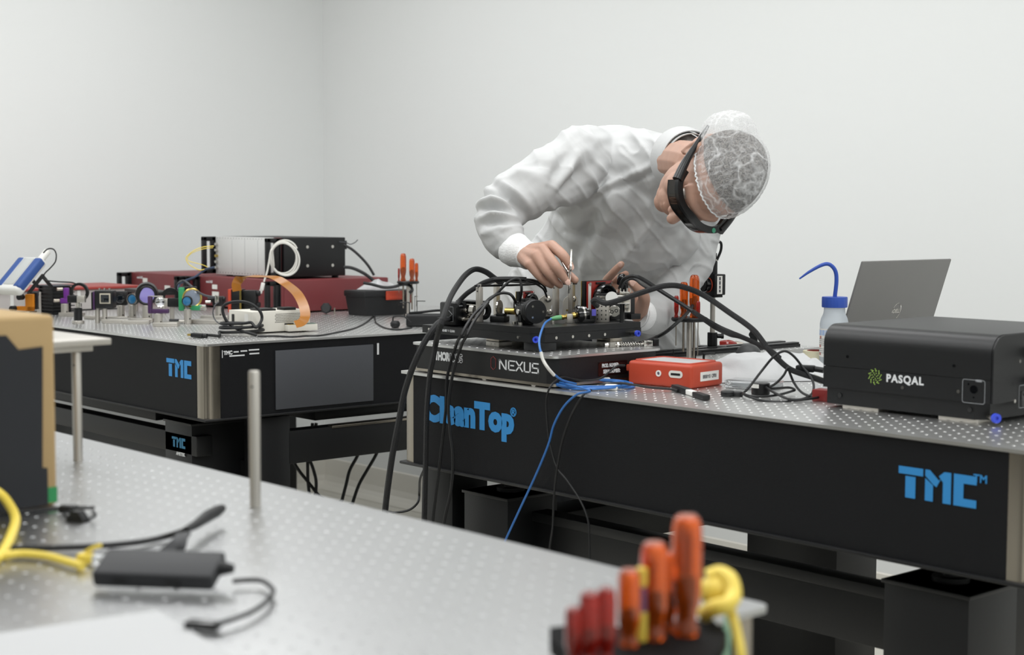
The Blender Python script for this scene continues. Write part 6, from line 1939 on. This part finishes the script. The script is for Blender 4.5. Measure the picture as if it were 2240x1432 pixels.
def fabric(m, fac=.18):
    """thin woven cloth: fine woven grid and a little light let through"""
    nt = m.node_tree
    b = nt.nodes['Principled BSDF']
    tc = nt.nodes.new('ShaderNodeTexCoord')
    bk = nt.nodes.new('ShaderNodeTexBrick')
    bk.inputs['Scale'].default_value = 190
    bk.inputs['Mortar Size'].default_value = .06
    bk.offset = 0
    mp = nt.nodes.new('ShaderNodeMapping')
    mp.inputs['Rotation'].default_value = (.5, .4, .3)
    nt.links.new(tc.outputs['Object'], mp.inputs['Vector'])
    nt.links.new(mp.outputs['Vector'], bk.inputs['Vector'])
    bp = nt.nodes.new('ShaderNodeBump')
    bp.inputs['Strength'].default_value = .25
    bp.inputs['Distance'].default_value = .001
    nt.links.new(bk.outputs['Fac'], bp.inputs['Height'])
    nt.links.new(bp.outputs['Normal'], b.inputs['Normal'])


fabric(COAT)
coat = part('coat', cm_, COAT, person, 'white cleanroom coat')
coat.data.materials.append(COAT)
coat.data.shade_smooth()
# collar, cuffs, snap seam
nd = (Vector(NB) - (HM @ Vector((0, -.03, -.05)) + PO)).normalized()
cb = loc(Vector((-2.322,2.557,1.358)))
col = B()
prof = [(.066, .035), (.064, .012), (.0625, -.008), (.063, -.03), (.0655, -.032), (.067, -.028), (.0665, -.006), (.069, .014), (.073, .035)]
col.lathe(prof + [prof[0]], cb, nd, 40)
part('collar', col, COAT, coat)
icl = B().lathe([(.060, .03), (.058, .0), (.0575, -.040), (.0595, -.041), (.061, .0), (.063, .03), (.060, .03)], cb, nd, 40)
part('inner_collar', icl, mk('grey_inner_collar', 'b9bab8', .8), coat, 'pale grey inner collar')


def ring_tube(pts, R0, R1, wave):
    b = B()
    b.tube([loc(p) for p in pts], [R0, R0 * 1.02, R1, R1 * 1.0], 40, 8)
    return b


KNIT = mk('knit_cuff', 'eceded', .85, bump=.6, bs=250, stretch=(1, 1, 1), var=.01)
part('cuff', ring_tube([(-2.528,2.224,1.166), (-2.511,2.226,1.16), (-2.489,2.231,1.152), (-2.475,2.232,1.148)], .0368, .0297, 0), KNIT, person, 'white knitted cuff')
part('cuff', ring_tube([(-2.452,2.56,1.009), (-2.45,2.551,1.01), (-2.45,2.542,1.012), (-2.448,2.532,1.013)], .035, .031, 0), KNIT, person, 'white knitted cuff')
# trousers and shoes
TROU = mk('dark_trousers', '2a2d33', .8)
tr = B()
for ft, hpx in ((FR, (HIP.x, HIP.y - .09, .93)), (FL, (HIP.x, HIP.y + .09, .93))):
    chain(tr, [hpx, (ft.x + .02, ft.y, .5), (ft.x, ft.y, .1)], (.105, .078, .065))
part('trousers', blob('trousers', tr, .01, 3), TROU, person).data.materials.append(TROU)
for ft in (FR, FL):
    part('shoe', B().ell((ft.x + .06 - PO.x, ft.y - PO.y, .045), (.14, .052, .045)), BLACKR, person)

# ---- hair and bouffant cap
def scalp(edge, off, nu=96, nv=40, wrinkle=0.0, bulge=0.0, seed=0):
    """cap-shaped shell over the skull; edge(a) = how far down the polar angle reaches at azimuth a"""
    b = B()
    ax = Vector((0, -.35, .94)).normalized()
    x = Vector((1, 0, 0))
    y = ax.cross(x)
    bd_ = Vector((-.74, -.64, .2)).normalized()
    for j in range(nv + 1):
        for i in range(nu):
            a = 2 * math.pi * i / nu
            th = edge(a) * j / nv
            d = ax * math.cos(th) + (x * math.cos(a) + y * math.sin(a)) * math.sin(th)
            r = 1 / math.sqrt((d.x / .0745) ** 2 + (d.y / .0965) ** 2 + (d.z / .0865) ** 2)
            t = j / nv
            w = 0
            if wrinkle:
                w = wrinkle * t ** 1.3 * (math.sin(a * 31 + 3 * math.sin(a * 5 + seed) + 2.2 * t) + .6 * math.sin(a * 53 + 2 * math.sin(3 * a)))
                w += wrinkle * 1.2 * (1 - 2 * abs(noise.noise(Vector((d.x * 4 + a, d.y * 14, d.z * 5)))))
                w += bulge * math.exp(-((1 - d.dot(bd_)) / .16) ** 2)
                if t > .93:
                    w -= .003 * (t - .93) / .07
            p = d * (r + off + w)
            b.v.append(tuple(hp(p.x, p.y - .008, p.z + .03)))
    for j in range(nv):
        for i in range(nu):
            i2 = (i + 1) % nu
            b.f.append((j * nu + i, j * nu + i2, j * nu + nu + i2, j * nu + nu + i))
    return b


def edge_hair(a):
    f = -math.sin(a)      # +1 at the nape side is y<0
    s_ = math.sin(a)
    return 1.56 + .40 * max(0, -s_) - .22 * max(0, s_) ** 1.5


def edge_cap(a):
    s_ = math.sin(a)
    return 1.80 + .28 * max(0, -s_) - .12 * max(0, s_) ** 1.5


HAIR = mk('grey_hair', '3b3938', .75)
nt = HAIR.node_tree
hn = nt.nodes.new('ShaderNodeTexNoise')
hn.inputs['Scale'].default_value = 420
hn.inputs['Detail'].default_value = 6
tcn = nt.nodes.new('ShaderNodeTexCoord')
mpn = nt.nodes.new('ShaderNodeMapping')
mpn.inputs['Scale'].default_value = (1, .35, 1)
nt.links.new(tcn.outputs['Object'], mpn.inputs['Vector'])
nt.links.new(mpn.outputs['Vector'], hn.inputs['Vector'])
rp = nt.nodes.new('ShaderNodeValToRGB')
rp.color_ramp.elements[0].position = .36
rp.color_ramp.elements[0].color = lin('1c1a1a') + (1,)
rp.color_ramp.elements[1].position = .66
rp.color_ramp.elements[1].color = lin('8f8a85') + (1,)
nt.links.new(hn.outputs['Fac'], rp.inputs['Fac'])
nt.links.new(rp.outputs['Color'], nt.nodes['Principled BSDF'].inputs['Base Color'])
part('hair', scalp(edge_hair, .003), HAIR, person, 'short grey hair')

CAP = bpy.data.materials.new('bouffant_cap')
CAP.use_nodes = True
nt = CAP.node_tree
nt.nodes.clear()
out = nt.nodes.new('ShaderNodeOutputMaterial')
df = nt.nodes.new('ShaderNodeBsdfDiffuse')
df.inputs[0].default_value = (.88, .89, .9, 1)
tl = nt.nodes.new('ShaderNodeBsdfTranslucent')
tl.inputs[0].default_value = (.9, .9, .9, 1)
tp = nt.nodes.new('ShaderNodeBsdfTransparent')
m1 = nt.nodes.new('ShaderNodeMixShader')
m1.inputs[0].default_value = .35
m2 = nt.nodes.new('ShaderNodeMixShader')
nt.links.new(df.outputs[0], m1.inputs[1])
nt.links.new(tl.outputs[0], m1.inputs[2])
tcn = nt.nodes.new('ShaderNodeTexCoord')
def cap_noise(scale, detail, stretch):
    mp_ = nt.nodes.new('ShaderNodeMapping')
    mp_.inputs['Scale'].default_value = stretch
    nt.links.new(tcn.outputs['Object'], mp_.inputs['Vector'])
    n_ = nt.nodes.new('ShaderNodeTexNoise')
    n_.inputs['Scale'].default_value = scale
    n_.inputs['Detail'].default_value = detail
    nt.links.new(mp_.outputs['Vector'], n_.inputs['Vector'])
    return n_


def mth(op, a_, b_=None):
    q_ = nt.nodes.new('ShaderNodeMath')
    q_.operation = op
    for k_, v_ in enumerate((a_, b_)):
        if v_ is None:
            continue
        if isinstance(v_, (int, float)):
            q_.inputs[k_].default_value = v_
        else:
            nt.links.new(v_, q_.inputs[k_])
    return q_.outputs[0]


def crease(n_, width):
    """1 on the thin lines where the noise crosses one half"""
    d_ = mth('ABSOLUTE', mth('SUBTRACT', n_.outputs['Fac'], .5))
    return mth('MAXIMUM', mth('SUBTRACT', 1.0, mth('DIVIDE', d_, width)), 0.0)


c1 = crease(cap_noise(17, 1.5, (1.6, .5, 1)), .03)
c2 = crease(cap_noise(46, 2, (1, .6, 1)), .05)
fz = mth('MULTIPLY', cap_noise(170, 3, (1, 1, 1)).outputs['Fac'], .24)
lw = nt.nodes.new('ShaderNodeLayerWeight')
lw.inputs['Blend'].default_value = .35
al = mth('ADD', mth('ADD', mth('MULTIPLY', c1, .42), mth('MULTIPLY', c2, .22)), mth('ADD', fz, .07))
al = mth('MINIMUM', mth('ADD', al, mth('MULTIPLY', lw.outputs['Facing'], .25)), .95)
nt.links.new(al, m2.inputs[0])
nt.links.new(tp.outputs[0], m2.inputs[1])
nt.links.new(m1.outputs[0], m2.inputs[2])
nt.links.new(m2.outputs[0], out.inputs[0])
MATS['bouffant_cap'] = CAP
cp = scalp(edge_cap, .0075, 200, 60, .0011, .036, 1)
cap = part('cap', cp, CAP, person, 'translucent white bouffant cap')
eb = B()
rim = [Vector(cp.v[60 * 200 + i]) for i in range(0, 200, 1)]
eb.tube([p + (HU * (.0012 * math.sin(i * 1.9))) for i, p in enumerate(rim)], .0018, 6, 1, True, False)
part('elastic_edge', eb, mk('cap_elastic', 'dfe1e2', .8), cap, 'gathered white edge')

# ---- goggles
gp = [(-.083, .050, .004), (-.080, .078, .004), (-.062, .100, .003), (-.034, .113, .001), (0, .116, .003), (.034, .113, .001), (.062, .100, .003), (.080, .078, .004), (.083, .050, .004)]
GOG = mk('goggle_frame', '111214', .28, var=.05)


def strip(path, u0, u1, t, inset=0.0):
    """wall that follows path, between heights u0 and u1"""
    P = cr([Vector(p) for p in path], 6)
    b = B()
    N = len(P)
    for i, p in enumerate(P):
        T = (P[min(i + 1, N - 1)] - P[max(i - 1, 0)])
        nn = Vector((-T.y, T.x, 0)).normalized()
        for k, uu in ((0, u0), (1, u0), (1, u1), (0, u1)):
            q = p + nn * (-(t * k + inset))
            b.v.append(tuple(hp(q.x, q.y, p.z + uu)))
    for i in range(N - 1):
        for k in range(4):
            k2 = (k + 1) % 4
            b.f.append((i * 4 + k, i * 4 + k2, i * 4 + 4 + k2, i * 4 + 4 + k))
    b.f += [(3, 2, 1, 0), tuple((N - 1) * 4 + k for k in range(4))]
    return b


gf = part('goggles', strip(gp, .005, .0145, .0145), GOG, person, 'black safety goggles')
part('lower_rim', strip(gp[1:-1], -.018, -.0145, .0045), GOG, gf)
part('lens', strip(gp[1:-1], -.016, .007, .0022), mk('dark_lens', '15130f', .08, alpha=.86, coat=.6), gf, 'dark lens')
for s_ in (-1, 1):
    tb_ = B().tube([hp(s_ * .079, .078, .013), hp(s_ * .0845, .045, .013), hp(s_ * .087, .02, .014), hp(s_ * .089, -.005, .016), hp(s_ * .090, -.04, .018), hp(s_ * .086, -.062, .012)], [.0105, .0095, .0075, .0055, .0045, .003], 10)
    part('temple', tb_, GOG, gf)
gd = hp(.0625, .0915, .0177)
part('dot', B().cyl(gd, gd + HU * .0008, .0052, n=18), mk('green_dot', '3f9a78', .4), gf, 'green dot')

# tweezers held in the right hand
t = thing('tweezers', 'fine steel tweezers held upright in the right hand over the optics', 'tweezers', (-2.366,2.244,1.074))
a = Vector(t.location)
tw = B()
tip = Vector((-2.366,2.244,1.073)) - a
for mid, top, ww in ((Vector((-2.349,2.233,1.123)) - a, Vector((-2.358,2.244,1.165)) - a, 1), (Vector((-2.369,2.245,1.114)) - a, Vector((-2.398,2.25,1.144)) - a, 1)):
    sdv = (mid - tip).cross(Vector((.748, -.66, 0))).normalized()
    part('blade', B().ribbon([tip, tip * .7 + mid * .3, mid, (mid + top) / 2, top], [sdv] * 5, .0034, .0014).tube([tip, tip * .6 + mid * .4, mid, mid * .5 + top * .5, top], [.0005, .0019, .0026, .0024, .0005], 8), CHROME, t)
# black plug held in the left hand
b = B().tube([(-2.415,2.444,1.084), (-2.409,2.445,1.1), (-2.404,2.449,1.09), (-2.406,2.452,1.066), (-2.415,2.455,1.045)], [.006, .0095, .009, .007, .004], 12)
single('black_plug', b, BLACKG, 'glossy black plug pinched between finger and thumb of the left hand', 'plug')
